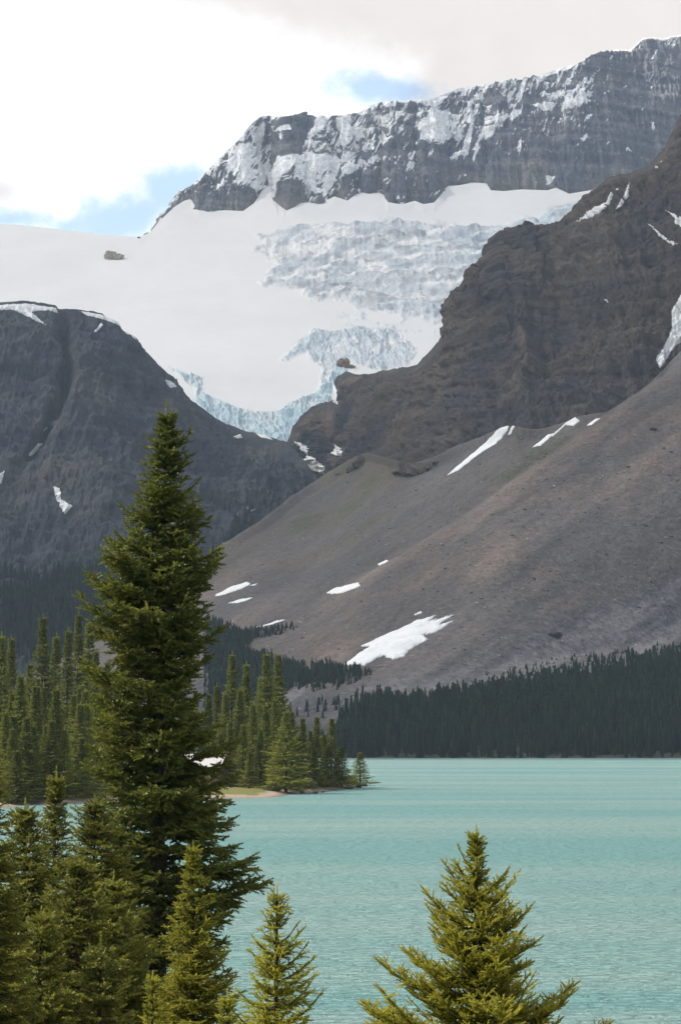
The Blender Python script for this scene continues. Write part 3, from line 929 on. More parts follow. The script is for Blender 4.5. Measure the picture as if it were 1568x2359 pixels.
rock_at('boulder', SD, 1275, 1465, [((0, 0, .8), (3.4, 2.6, 1.5)), ((2.4, 0, .9), (1.3, 2, 1.0)), ((-2.2, 0, .2), (1.5, 2, .8))], M['darkrock'],
        'big dark boulder alone on the grey toe of the scree', 'boulder', seed=11)
rock_at('boulder', SD, 1502, 990, [((0, 0, .4), (2.0, 2, .9)), ((1.4, 0, .5), (1, 1.4, .6))], M['darkrock'], 'dark boulder high on the scree near the right edge', 'boulder', seed=12)
rock_at('boulder', SD, 1290, 1478, [((0, 0, .4), (1.2, 1, .8))], M['paleblock'], 'pale block just below the big dark boulder', 'boulder', sub=2, seed=13)

# loose stones that nobody could count
V0, F0 = ico(1)
n = 20000
Xr = rng.uniform(470, 1600, n); Yr = rng.uniform(1000, 1640, n)
tt = np.interp(Xr, tD[:, 0], tD[:, 1])
ok = Yr > tt + 14
Xr, Yr = Xr[ok], Yr[ok]
P, Nn = on_sheet(SD, Xr, Yr)
sz = np.minimum(.16 * rng.pareto(2.4, len(P)) + .20, .95) * (1 + .0 * Xr)
Rr = rng.uniform(.6, 1.4, (len(P), 1, 3)) * (V0[None] * (1 + .35 * rng.standard_normal((len(P), len(V0), 1)).clip(-1, 1)))
Vs = P[:, None] - np.array([0, 0, .1]) + Rr * sz[:, None, None] * np.array([1.2, 1, .55])
colr = np.repeat(rng.choice([.10, .14, .18, .23, .33], len(P), p=[.18, .25, .25, .2, .12])[:, None], 3, 1) * np.array([1.03, 1, .97])
Fs = (F0[None] + (np.arange(len(P)) * len(V0))[:, None, None]).reshape(-1, 3)
o = link('scree_stones', np_mesh('scree_stones', Vs.reshape(-1, 3), Fs, {'col': np.repeat(colr, len(V0), 0)}, False, [M['scree']]))
tag(o, 'loose grey and brown stones scattered over the scree slope', 'stones', kind='stuff')


# ------------------------------------------------------------------ spruces
def shoot_template(nn, seed, nl=1.0, w=.16, fwd=.75):
    """a twig clothed in needles along +x, unit length and unit needle reach"""
    r = np.random.default_rng(seed)
    V = []
    for i in range(nn):
        t = (i + r.random()) / nn
        ph = i * 2.39996 + r.random() * .8
        reach = nl * (1 - .62 * t * t) * r.uniform(.75, 1.1)
        d = np.array([fwd * .24, math.cos(ph) * reach, math.sin(ph) * reach])
        p = np.array([t, 0, 0])
        s = np.array([1, 0, 0]) * w * .55
        q = np.array([0, -math.sin(ph), math.cos(ph)]) * w
        V += [p - s * .5 + q, p + s * .5 - q, p + d]
    return np.array(V)


def frames(D):
    D = D / (np.linalg.norm(D, axis=1, keepdims=True) + 1e-9)
    up = np.where(np.abs(D[:, 2:3]) > .95, np.array([[1., 0, 0]]), np.array([[0., 0, 1]]))
    B = np.cross(up, D); B /= np.linalg.norm(B, axis=1, keepdims=True) + 1e-9
    U = np.cross(D, B)
    return D, B, U


def clothe(S, D, Ln, T, tint, nn, w, seed, fwd=.75, templates=5):
    """instantiate shoots as needle triangles"""
    r = np.random.default_rng(seed)
    tp = [shoot_template(nn, seed * 10 + k, w=w, fwd=fwd) for k in range(templates)]
    D, B, U = frames(D)
    ph = r.uniform(0, 6.283, len(S))[:, None]
    B, U = B * np.cos(ph) + U * np.sin(ph), U * np.cos(ph) - B * np.sin(ph)
    k = r.integers(0, templates, len(S))
    TP = np.stack(tp)[k]                                   # S x V x 3
    V = S[:, None] + TP[..., 0:1] * D[:, None] * Ln[:, None, None] + (TP[..., 1:2] * B[:, None] + TP[..., 2:3] * U[:, None]) * T[:, None, None]
    nv = TP.shape[1]
    tn = np.repeat(tint[:, None], nv, 1)
    tn[:, 2::3] += .10                                     # needle tips are the fresh pale growth
    tn = tn + r.normal(0, .06, tn.shape)
    F = np.arange(len(S) * nv).reshape(-1, 3)
    return V.reshape(-1, 3), F, np.clip(tn, 0, 1).ravel()


def sticks(A, Bp, r0, r1):
    """three sided sticks from A to Bp"""
    D, B, U = frames(Bp - A)
    V = []
    for r, Pt in ((r0, A), (r1, Bp)):
        for k in range(3):
            a = 2.0944 * k
            V.append(Pt + (B * math.cos(a) + U * math.sin(a)) * np.asarray(r)[:, None])
    V = np.stack(V, 1)
    f = np.array([[0, 1, 4, 3], [1, 2, 5, 4], [2, 0, 3, 5]])
    F = (f[None] + (np.arange(len(A)) * 6)[:, None, None]).reshape(-1, 4)
    return V.reshape(-1, 3), F


def spruce_data(H, R, seed, z0=.06, gap=.3, nb=(4, 6), sec=.16, shoot=.15, thick=.05, k2=.42, a_top=.9, a_mid=.15, a_low=-.25, curve=.25, leader=.05,
                lean=(0, 0), tert=True, inner=.12, fill=.5, tip_tint=.3, droop2=-.1, vary=(.72, 1.12), lift=.0, low_gap=1.0, soft=.5):
    """branch skeleton of a spruce; R(h, az) gives the reach of the boughs"""
    r = np.random.default_rng(seed)
    S, D, Ln, T, tint = [], [], [], [], []
    SA_, SB_, SR0, SR1 = [], [], [], []

    def axis(z):
        t = z / H
        return np.array([lean[0] * t ** 1.5 + .012 * H * math.sin(t * 5 + seed) * t * (1 - t), lean[1] * t, z])
    z = H * z0
    whorls = []
    while z < H - leader * H * .3:
        h = z / H
        g = gap * (1 - .55 * h ** 2) * (1 + (low_gap - 1) * max(0, 1 - h / .38))
        for _ in range(r.integers(nb[0], nb[1] + 1)):
            whorls.append((z + r.normal(0, g * .12), 1.0))
        if r.random() < fill:
            for _ in range(r.integers(1, 4)):
                whorls.append((z + g * r.uniform(.25, .75), r.uniform(.35, .75)))
        z += g * r.uniform(.8, 1.2)
    az0 = 0
    for z, k in whorls:
        h = min(max(z / H, 0), .995)
        az0 += 2.39996 + r.normal(0, .35); az = az0
        a0 = np.interp(h, [0, .35, .75, 1], [a_low, a_low * .3 + a_mid * .7, a_mid + (a_top - a_mid) * .35, a_top]) + r.normal(0, .10)
        c = curve * r.uniform(.6, 1.5)
        up_ = math.tan(a0) * .9 + .65 * c
        q_ = R(h, az)
        for _ in range(2):
            q_ = R(min(max(h + q_ * up_ / H, 0), .995), az)
        Lb = max(.04, (q_ - soft * shoot) * r.uniform(*vary) * k)
        bend = r.normal(0, .12)
        o = axis(z)
        e = np.array([math.cos(az), math.sin(az), 0]); q = np.array([-math.sin(az), math.cos(az), 0])

        def pt(s):
            s = np.asarray(s)[:, None]
            return o + e * (Lb * s) + q * (Lb * bend * s * s) + np.array([0, 0, 1]) * (Lb * (math.tan(a0) * s * .9 + c * (s ** 2.2) - .35 * c * s))
        ns = max(3, int(Lb / .35))
        ss = np.linspace(0, 1, ns + 1)
        pp = pt(ss)
        rb = .007 + .010 * Lb
        SA_.append(pp[:-1]); SB_.append(pp[1:]); SR0.append(rb * (1 - ss[:-1]) + .003); SR1.append(rb * (1 - ss[1:]) + .003)
        # shoots along the outer main axis
        nA = max(1, int(Lb * (1 - inner) / (shoot * .8)))
        s1 = np.linspace(max(inner, .25), 1 - .5 * shoot / Lb if Lb > shoot else .6, nA)
        a = pt(s1); b = pt(np.minimum(s1 + .02, 1.02)); dA = b - a
        S.append(a); D.append(dA); Ln.append(np.full(nA, shoot * 1.15)); T.append(np.full(nA, thick)); tint.append(.35 + .35 * s1 + r.normal(0, .07, nA))
        # side twigs
        n2 = max(2, int(Lb * (1 - inner) / sec))
        for s in np.linspace(inner + .04, .96, n2):
            for side in (-1, 1):
                if r.random() < .08: continue
                l2 = (k2 * Lb * (1 - s) ** .8 * (min(1, s / .3) ** .5) + shoot * .8) * r.uniform(.65, 1.15)
                a = pt([s])[0]; dA = pt([min(s + .03, 1.02)])[0] - a; dA /= np.linalg.norm(dA) + 1e-9
                sv = np.cross(dA, [0, 0, 1.]); sv /= np.linalg.norm(sv) + 1e-9
                ang = r.uniform(.75, 1.15)
                d2 = dA * math.cos(ang) + sv * side * math.sin(ang) + np.array([0, 0, droop2 + lift * s + r.normal(0, .20)])
                d2 /= np.linalg.norm(d2)
                m = max(1, int(round(l2 / (shoot * .85))))
                tt = (np.arange(m)) / m
                pos = a + d2 * (tt * l2)[:, None] + np.array([0, 0, 1]) * (.10 * l2 * tt ** 2)[:, None]
                dd = np.repeat(d2[None], m, 0) + np.array([0, 0, 1]) * (.2 * tt)[:, None]
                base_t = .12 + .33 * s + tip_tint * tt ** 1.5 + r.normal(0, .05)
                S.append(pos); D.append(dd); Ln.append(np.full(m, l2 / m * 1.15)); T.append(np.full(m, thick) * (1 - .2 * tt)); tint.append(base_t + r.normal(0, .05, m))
                if tert and m >= 2:
                    s2 = np.cross(d2, [0, 0, 1.]); s2 /= np.linalg.norm(s2) + 1e-9
                    for sd2 in (-1, 1):
                        tj = tt[:] + .3 / m
                        ln3 = shoot * r.uniform(.7, 1.2, m) * (1.1 - .4 * tt)
                        d3 = d2[None] * .65 + s2[None] * sd2 * .75 + np.stack([0 * tt, 0 * tt, r.normal(-.03 + lift, .30, m)], 1)
                        S.append(a + d2 * (tj * l2)[:, None]); D.append(d3); Ln.append(ln3); T.append(np.full(m, thick * .9)); tint.append(base_t + .10 + r.normal(0, .07, m))
                if m >= 3:
                    SA_.append(a[None]); SB_.append((a + d2 * l2 * .8)[None]); SR0.append(np.array([.006 + .004 * l2])); SR1.append(np.array([.003]))
    # leader
    zt = np.linspace(H * (1 - leader * 1.6), H * (1 - leader * .15), max(4, int(leader * 1.6 * H / shoot * 1.6)))
    a = np.stack([axis(q) for q in zt])
    S.append(a); D.append(np.tile([0.02, 0, 1.], (len(a), 1))); Ln.append(np.full(len(a), shoot * 1.2)); T.append(np.full(len(a), thick * .8)); tint.append(np.full(len(a), .65))
    cat = lambda q: np.concatenate(q)
    return dict(S=cat(S), D=cat(D), L=cat(Ln), T=cat(T), tint=cat(tint), A=cat(SA_), B=cat(SB_), r0=cat(SR0), r1=cat(SR1), axis=axis)


def trunk_mesh(name, H, r, axis, n=9, m=18, top=.985, extra=None):
    V, F = [], []
    for i in range(m + 1):
        t = i / m * top
        c = axis(t * H)
        rr = r * (1 - t) ** .85 + .006
        rr *= 1 + .25 * math.exp(-t * 30)
        for k in range(n):
            a = 2 * math.pi * k / n
            V.append(c + np.array([math.cos(a), math.sin(a), 0]) * rr)
    for i in range(m):
        for k in range(n):
            F.append([i * n + k, i * n + (k + 1) % n, (i + 1) * n + (k + 1) % n, (i + 1) * n + k])
    V, F = np.array(V), np.array(F)
    if extra is not None:
        F = np.concatenate([F, extra[1] + len(V)]); V = np.concatenate([V, extra[0]])
    return np_mesh(name, V, F, {}, True, [M['bark']])


def build_spruce(loc, H, R, seed, trunk_r, mat, nn, w, label, group=None, name='spruce_tree', fwd=.75, cat='tree', **kw):
    t = empty(name, loc)
    tag(t, label, cat, group)
    d = spruce_data(H, R, seed, **kw)
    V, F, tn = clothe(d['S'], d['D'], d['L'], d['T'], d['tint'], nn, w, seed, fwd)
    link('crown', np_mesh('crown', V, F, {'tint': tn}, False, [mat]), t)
    V, F = sticks(d['A'], d['B'], d['r0'], d['r1'])
    link('trunk', trunk_mesh('trunk', H, trunk_r, d['axis'], extra=(V, F)), t)
    return t


def bank_z(d):
    return float(np.interp(d, [-30, 0, 10, 22, 40, 50, 57, 62, 90], [7.5, 6.3, 5.2, 3.9, 1.9, .8, .05, -.5, -2.5]))


def place(X, Ytop, d):
    """foot and height of a tree on the near bank from its top in the survey"""
    p = at(X, Ytop, d)
    z = bank_z(d) - .05
    return (float(p[0]), d, z), float(p[2]) - z


# the tall spruce: reach left and right read off against height
def outline(H, foot_z, d, cx, left, right):
    left = np.array(left, float); right = np.array(right, float)
    def hh(Y):
        return (at(CX, Y, d)[..., 2] - foot_z) / H
    hl, hr = hh(left[:, 1]), hh(right[:, 1])
    kx = d / FPX
    rl = (cx - left[:, 0]) * kx; rr = (right[:, 0] - cx) * kx
    ol, orr = np.argsort(hl), np.argsort(hr)
    hl, rl, hr, rr = hl[ol], rl[ol], hr[orr], rr[orr]
    def R(h, az):
        w = .5 + .5 * math.cos(az)
        a = float(np.interp(h, hl, rl)); b = float(np.interp(h, hr, rr))
        side = abs(math.sin(az))
        ext = a * (1 - w) + b * w
        return max(.03, ext * (1 - .12 * side))
    return R


loc, H = place(372, 940, 50)
R = outline(H, loc[2], 50, 370,
            [(372, 940), (362, 975), (338, 1005), (318, 1045), (300, 1085), (285, 1120), (268, 1170), (245, 1205), (212, 1228), (200, 1250), (225, 1290), (205, 1330), (172, 1320), (170, 1360), (155, 1405), (215, 1440), (190, 1500), (165, 1530), (190, 1600), (185, 1680),
             (190, 1760), (215, 1840), (235, 1900), (215, 2000), (200, 2100), (190, 2250), (200, 2390)],
            [(372, 940), (392, 965), (415, 1010), (438, 1020), (435, 1060), (460, 1100), (455, 1150), (475, 1180), (498, 1215), (505, 1265), (520, 1262), (500, 1320), (470, 1350), (510, 1400), (522, 1430), (500, 1480), (505, 1560), (500, 1620), (545, 1665),
             (560, 1700), (520, 1760), (555, 1800), (575, 1860), (540, 1900), (610, 1930), (655, 1965), (645, 2000), (605, 2050), (625, 2080), (580, 2150), (540, 2220), (530, 2300), (480, 2390)])
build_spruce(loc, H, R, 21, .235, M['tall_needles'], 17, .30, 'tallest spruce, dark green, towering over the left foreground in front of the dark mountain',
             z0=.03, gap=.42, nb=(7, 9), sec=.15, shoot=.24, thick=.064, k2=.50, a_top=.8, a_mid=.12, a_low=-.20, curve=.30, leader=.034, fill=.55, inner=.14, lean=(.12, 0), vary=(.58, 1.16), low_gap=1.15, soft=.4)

loc, H = place(292, 1500, 53)
build_spruce(loc, H, lambda h, az: 1.75 * (1 - h) ** .55 * (1 - .35 * max(0, math.cos(az))), 33, .16, M['tall_needles'], 14, .26,
             'slimmer dark spruce half hidden behind the left side of the tallest one', z0=.05, gap=.34, nb=(5, 7), sec=.16, shoot=.26, thick=.064, k2=.4, a_top=.8, a_mid=.05, a_low=-.25, curve=.25,
             leader=.03, inner=.2, vary=(.6, 1.05))

loc, H = place(130, 1785, 40)
build_spruce(loc, H, lambda h, az: 1.35 * (1 - h) ** .8, 45, .075, M['olive_needles'], 15, .25, 'slender spruce with a thin pointed top at the left, in front of the sandy shore',
             z0=.03, gap=.24, nb=(5, 7), sec=.12, shoot=.19, thick=.046, k2=.44, a_top=.9, a_mid=.2, a_low=-.2, curve=.3, leader=.07, inner=.12, tip_tint=.4)
loc, H = place(218, 1855, 42)
build_spruce(loc, H, lambda h, az: 1.75 * (1 - h) ** .5, 47, .085, M['olive_needles'], 15, .25, 'bushy olive spruce between the slender left spruce and the tallest trunk',
             z0=.03, gap=.24, nb=(6, 8), sec=.13, shoot=.20, thick=.05, k2=.46, a_top=.8, a_mid=.15, a_low=-.25, curve=.25, leader=.03, inner=.14, tip_tint=.35)
for (X_, Y_, d_, r_, sd_, lab) in ((58, 1862, 36, 1.15, 48, 'olive spruce filling the gap between the left edge and the slender spruce'),
                                (180, 1985, 34, 1.15, 49, 'bushy low spruce below the slender left spruce'),
                                (262, 2030, 37, 1.1, 50, 'low shaded spruce right at the foot of the tallest trunk'),
                                (95, 2120, 30, .85, 52, 'lowest bushy spruce in the bottom left corner'),
                                (232, 2180, 30, .8, 53, 'short olive spruce between the bottom left corner and the little bright ones')):
    loc, H = place(X_, Y_, d_)
    build_spruce(loc, H, (lambda r_: lambda h, az: 1.22 * r_ * (1 - h) ** .5)(r_), sd_, .06, M['olive_needles'], 14, .26, lab, z0=.03, gap=.23, nb=(6, 8), sec=.12, shoot=.17, thick=.045, k2=.46,
                 a_top=.8, a_mid=.15, a_low=-.2, curve=.28, leader=.05, inner=.12, tip_tint=.4)
loc, H = place(-38, 1660, 28)
build_spruce(loc, H, lambda h, az: (.98 + .12 * max(0, math.cos(az))) * (1 - h) ** .62, 51, .075, M['olive_needles'], 16, .24, 'spruce at the left edge whose drooping boughs reach in from outside',
             z0=.03, gap=.21, nb=(7, 9), sec=.085, shoot=.13, thick=.032, k2=.46, a_top=.75, a_mid=-.05, a_low=-.4, curve=.22, leader=.04, inner=.12, tip_tint=.5, droop2=-.3)
loc, H = place(445, 1952, 26)
build_spruce(loc, H, lambda h, az: .98 * (1 - h) ** .75, 61, .042, M['near_needles'], 18, .30, 'small bright spruce with a thin spire in front of the tallest trunk',
             z0=.03, gap=.165, nb=(6, 8), sec=.065, shoot=.095, thick=.022, k2=.46, a_top=.95, a_mid=.3, a_low=-.15, curve=.3, leader=.06, inner=.1, tip_tint=.4)
loc, H = place(352, 2252, 25)
build_spruce(loc, H, lambda h, az: .42 * (1 - h) ** .8, 63, .025, M['near_needles'], 18, .30, 'lowest little spruce at the foot of the small bright spire',
             z0=.03, gap=.15, nb=(4, 6), sec=.06, shoot=.085, thick=.021, k2=.4, a_top=.95, a_mid=.3, a_low=-.1, curve=.3, leader=.07, inner=.1, tip_tint=.4)


def twin(loc, H, seed, lead_dx, lead_H, label, R, **kw):
    """young spruce whose top divides into two leaders"""
    t = build_spruce(loc, H, R, seed, .04, M['near_needles'], 18, .30, label, **kw)
    return t


loc, H = place(638, 2050, 23)
build_spruce(loc, H, lambda h, az: (.98 + .08 * math.cos(az)) * (1 - h) ** .8 + .03, 71, .036, M['near_needles'], 18, .30, 'young bright spruce at the bottom centre beside the water, left of the widest one',
             z0=.03, gap=.18, nb=(5, 7), sec=.066, shoot=.10, thick=.021, k2=.46, a_top=1.05, a_mid=.32, a_low=-.1, curve=.4, leader=.09, inner=.1, fill=.35, tip_tint=.4)
loc, H = place(524, 2298, 22)
build_spruce(loc, H, lambda h, az: .5 * (1 - h) ** .6, 75, .022, M['near_needles'], 18, .30, 'yellowish spruce tip low between the bright spire and the young spruce',
             z0=.03, gap=.15, nb=(5, 6), sec=.06, shoot=.085, thick=.021, k2=.42, a_top=.9, a_mid=.3, a_low=-.05, curve=.3, leader=.05, inner=.1, tip_tint=.5)
loc, H = place(1096, 1922, 22)
R = outline(H, loc[2], 22, 1098,
            [(1098, 1921), (1075, 1945), (1065, 1990), (1035, 2010), (1000, 2040), (985, 2080), (930, 2110), (900, 2150), (870, 2190), (865, 2230), (820, 2262), (790, 2285), (810, 2340), (800, 2400), (790, 2500)],
            [(1098, 1921), (1118, 1940), (1125, 1985), (1145, 2020), (1190, 2050), (1210, 2060), (1235, 2090), (1255, 2130), (1300, 2145), (1315, 2180), (1350, 2200), (1340, 2250), (1340, 2290), (1385, 2340), (1390, 2400), (1395, 2500)])
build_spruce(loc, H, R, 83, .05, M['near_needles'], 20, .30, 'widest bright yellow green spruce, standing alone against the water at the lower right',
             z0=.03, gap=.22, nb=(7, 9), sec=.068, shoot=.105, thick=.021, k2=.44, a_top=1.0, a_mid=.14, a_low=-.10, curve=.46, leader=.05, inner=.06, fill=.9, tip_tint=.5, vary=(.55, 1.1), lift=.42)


# ---- spruces of the shore stand and the far forest
def mid_variant(seed, width, gap=.55, ragged=.3):
    r = np.random.default_rng(seed)
    ph = r.uniform(0, 6, 4)
    def R(h, az):
        prof = 2.05 * width * (1 - h) ** .95 * (.8 + .2 * min(1, h / .12))
        return prof * (1 + .2 * math.sin(az * 2 + ph[0] + h * 9) + .15 * math.sin(h * 40 + ph[1]))
    d = spruce_data(15, R, seed, z0=.07, gap=gap, nb=(6, 9), soft=.3, sec=.5, shoot=.44, thick=.17, k2=.55, a_top=.5, a_mid=-.1, a_low=-.35, curve=.25, leader=.018, tert=False, inner=.3, fill=.4,
                    tip_tint=.3, vary=(.55, 1.15))
    V, F, tn = clothe(d['S'], d['D'], d['L'], d['T'], d['tint'], 9, .36, seed, .9)
    return np_mesh('crown', V, F, {'tint': tn}, False, [M['mid_needles']]), trunk_mesh('trunk', 15, .2, d['axis'], 6, 8)


MIDV = [mid_variant(201, 1.7), mid_variant(202, 1.35), mid_variant(203, 2.0), mid_variant(204, 1.55, .6), mid_variant(205, 2.5, .5)]

shore = [(-260, 1885), (-120, 1868), (0, 1861), (38, 1858), (60, 1852), (85, 1850), (105, 1857), (150, 1852), (205, 1848), (262, 1852), (300, 1844), (370, 1846), (440, 1840), (560, 1838), (590, 1838), (630, 1836), (662, 1831), (690, 1825), (720, 1827), (770, 1821),
         (800, 1817), (828, 1813), (843, 1810), (842, 1806), (826, 1801), (800, 1796), (740, 1788), (660, 1776), (560, 1768), (440, 1764), (300, 1758), (-300, 1752)]
shore_xy = np.array([lake_pt(*p) for p in shore])
shore_xy = np.concatenate([shore_xy, [[-420, 720], [-420, 200]]])


def land_z(x, y):
    x = np.atleast_1d(np.asarray(x, float)); y = np.atleast_1d(np.asarray(y, float))
    sd = poly_sd(x, y, shore_xy)
    wig = 1.5 * fbm(np.stack([x * .12, y * .05, 0 * x], -1), 3, .5, 141)
    s = sd + wig * np.clip(sd / 6, 0, 1)
    z = np.where(sd > 0, 1.0 * (1 - np.exp(-np.maximum(s, 0) / 5.0)) + .035 * np.clip(sd - 14, 0, 200), sd * .12)
    return np.maximum(z, -2.2), sd


gx = np.concatenate([np.arange(-330, -70, 3.0), np.arange(-70, 12, .55)]); gy = np.concatenate([np.arange(215, 420, 1.1), np.arange(420, 720, 4.0)])
GX, GY = np.meshgrid(gx, gy)
Z, sd = land_z(GX.ravel(), GY.ravel())
Z = Z.reshape(GX.shape); sd = sd.reshape(GX.shape)
Z = Z + .10 * fbm(np.stack([GX * .6, GY * .6, 0 * GX], -1), 3, .5, 142) * (sd > .8)
g = fbm(np.stack([GX * .15, GY * .1, 0 * GX], -1), 4, .6, 143)
c = lerp3(lerp3((.22, .175, .13), (.33, .26, .195), sstep(.3, 1.4, sd + g)), (.155, .15, .05), sstep(2.2, 3.6, sd + 2.4 * g))
c = lerp3(c, np.broadcast_to(np.array([.06, .06, .025]), c.shape), sstep(7.5, 13, sd + 5 * g))
tipm = sstep(-9, -2, GX) * sstep(.6, 1.6, sd)
c = lerp3(c, np.broadcast_to(np.array([.13, .12, .05]), c.shape), tipm)
c = lerp3(c, np.broadcast_to(np.array([.10, .085, .07]), c.shape), sstep(-10, -6, GX) * sstep(2.0, .8, sd))
idx = np.arange(GX.size).reshape(GX.shape)
F = np.stack([idx[:-1, :-1], idx[:-1, 1:], idx[1:, 1:], idx[1:, :-1]], -1).reshape(-1, 4)
o = link('shore_ground', np_mesh('shore_ground', np.stack([GX, GY, Z], -1).reshape(-1, 3), F, {'col': c.reshape(-1, 3)}, True, [M['ground']]))
tag(o, kind='structure')

first_mid = {}


def mid_tree(X, Ytop, d, v, label, group, wk=1.0, force=False):
    p = at(X, Ytop, d)
    z, sd = land_z(p[0], p[1])
    if sd[0] < .8 and not force: return None
    z = max(float(z[0]), .35 if force else -9) - .1
    Ht = float(p[2]) - z
    if Ht < 2.5: return None
    cr, tr = MIDV[v]
    t = empty('spruce_tree', (float(p[0]), float(p[1]), z), random.uniform(0, 6.28))
    s = Ht / 15
    ws = (s * .45 + .55 * .95) * wk * random.uniform(1.0, 1.3)
    t.scale = (ws, ws, s)
    tag(t, label, 'tree', group)
    if v not in first_mid:
        first_mid[v] = (link('crown', cr, t), link('trunk', tr, t))
    else:
        for q in first_mid[v]:
            c = q.copy(); COL.objects.link(c); c.parent = t
    return t


GL = 'spruces crowding the left shore'
LL = 'sunlit narrow spruce in the dense stand on the left shore, behind the sandy beach'
GP = 'spruces on the point'
LP = 'sunlit spruce in the clump on the wooded point, right of the tallest foreground spruce'
left_tops = [(5, 1465, 300), (27, 1472, 330), (48, 1560, 275), (70, 1530, 350), (131, 1466, 365), (158, 1455, 345), (207, 1440, 372), (222, 1500, 330), (84, 1580, 282),
             (130, 1590, 292), (30, 1600, 276), (170, 1600, 305), (200, 1620, 290), (120, 1660, 268), (62, 1655, 264), (150, 1680, 268), (14, 1640, 266), (190, 1700, 272), (-20, 1480, 320), (-30, 1600, 280), (240, 1560, 320), (255, 1640, 300), (98, 1720, 262), (175, 1740, 270), (40, 1730, 258)]
for i, (x, y, d) in enumerate(left_tops):
    mid_tree(x, y, d, i % 4, LL, GL)
mid_tree(100, 1426, 338, 2, 'tallest spruce of the dense left shore stand', None)
mid_tree(182, 1416, 352, 3, 'second tallest spruce of the left shore stand, next to the boughs of the foreground spruce', None)
for i in range(74):
    x = random.uniform(-60, 300); d = random.choice([random.uniform(258, 300), random.uniform(290, 380)])
    ylim = 1500 + (1 - (d - 258) / 130) * 150
    mid_tree(x, random.uniform(ylim, ylim + 140), d, i % 4, LL, GL)
point_tops = [(535, 1508, 345, 3), (568, 1532, 352, 1), (600, 1562, 362, 1), (520, 1598, 332, 0), (553, 1590, 330, 1), (583, 1622, 327, 0), (612, 1625, 322, 1), (632, 1612, 326, 3),
              (672, 1640, 328, 1), (697, 1655, 330, 1), (714, 1682, 333, 0), (730, 1652, 334, 3), (746, 1692, 337, 1), (764, 1655, 338, 3), (787, 1718, 340, 0), (600, 1680, 316, 1), (640, 1690, 318, 0), (560, 1670, 316, 1), (530, 1660, 318, 3),
              (690, 1700, 326, 1), (755, 1715, 338, 0), (776, 1740, 341, 1), (725, 1725, 330, 1), (500, 1580, 340, 0), (480, 1600, 330, 1), (450, 1590, 335, 3), (420, 1610, 330, 0), (390, 1600, 335, 1), (350, 1590, 335, 0), (310, 1580, 330, 1), (508, 1690, 322, 1), (575, 1730, 312, 1)]
for x, y, d, v in point_tops:
    mid_tree(x, y, d, v, LP, GP, .92)
mid_tree(614, 1510, 336, 2, 'left of the two tallest neighbouring spruces on the wooded point', None)
mid_tree(641, 1511, 342, 2, 'right of the two tallest neighbouring spruces on the wooded point', None)
mid_tree(659, 1640, 309, 4, 'broad dark spruce at the waterline of the wooded point', None, 1.0)
mid_tree(829, 1733, 345, 0, 'lone small spruce at the very tip of the wooded point', None, 1.0, True)


def far_variant(seed):
    r = np.random.default_rng(seed)
    V, F, tn = [], [], []
    nW = 15
    for i in range(nW):
        h = .06 + .92 * i / nW
        R = 1.35 * (1 - h) ** .75 * r.uniform(.8, 1.15) + .05
        nb = 7 if h < .7 else 5
        a0 = r.uniform(0, 6.28)
        for k in range(nb):
            a = a0 + 6.283 * k / nb + r.normal(0, .15)
            q = R * r.uniform(.65, 1.2)
            z = 10 * (h + r.normal(0, .012))
            w = .30 + .18 * q
            e = np.array([math.cos(a), math.sin(a)]); s = np.array([-math.sin(a), math.cos(a)])
            b = len(V)
            V += [(*(e * .02 + s * .05), z + .75), (*(e * q * .62 + s * w), z - .12 * q), (*(e * q), z - .30 * q), (*(e * q * .62 - s * w), z - .12 * q)]
            F += [(b, b + 1, b + 2, b + 3)]
            tn += [.15, .5, .85, .5]
    return np.array(V), np.array(F), np.array(tn)


FARV = [far_variant(300 + k) for k in range(5)]
far_me = [np_mesh('crown', v, f, {'tint': t}, False, [M['far_needles']]) for v, f, t in FARV]
tk = MB(); tk.tube([(0, 0, -.6), (0, 0, 4), (0, 0, 9.6)], [.16, .11, .02], 5)
far_trunk = tk.build('trunk', M['bark'])
far_first = {}
# where trees stand on the far shore: outline of the wood in the survey
woods = [
    ([(690, 1748), (770, 1700), (778, 1660), (800, 1640), (900, 1622), (1000, 1610), (1090, 1598), (1180, 1580), (1260, 1566), (1330, 1556), (1420, 1548), (1500, 1540), (1568, 1528), (1720, 1508), (2150, 1450), (2150, 1749)], 7600, (.6, 1.15)),
    ([(470, 1420), (560, 1450), (640, 1446), (690, 1442), (640, 1462), (590, 1475), (560, 1500), (700, 1530), (780, 1528), (860, 1548), (830, 1570), (780, 1585), (700, 1590), (640, 1600), (560, 1640), (470, 1640)], 2500, (.3, .75)),
    ([(1120, 1560), (1200, 1530), (1330, 1510), (1568, 1484), (1720, 1464), (2150, 1410), (2150, 1480), (1720, 1530), (1400, 1560), (1180, 1595)], 980, (.18, .5)),
    ([(560, 1650), (700, 1625), (800, 1612), (790, 1640), (690, 1660), (640, 1700), (560, 1720)], 60, (.5, .9)),
]
spots = []
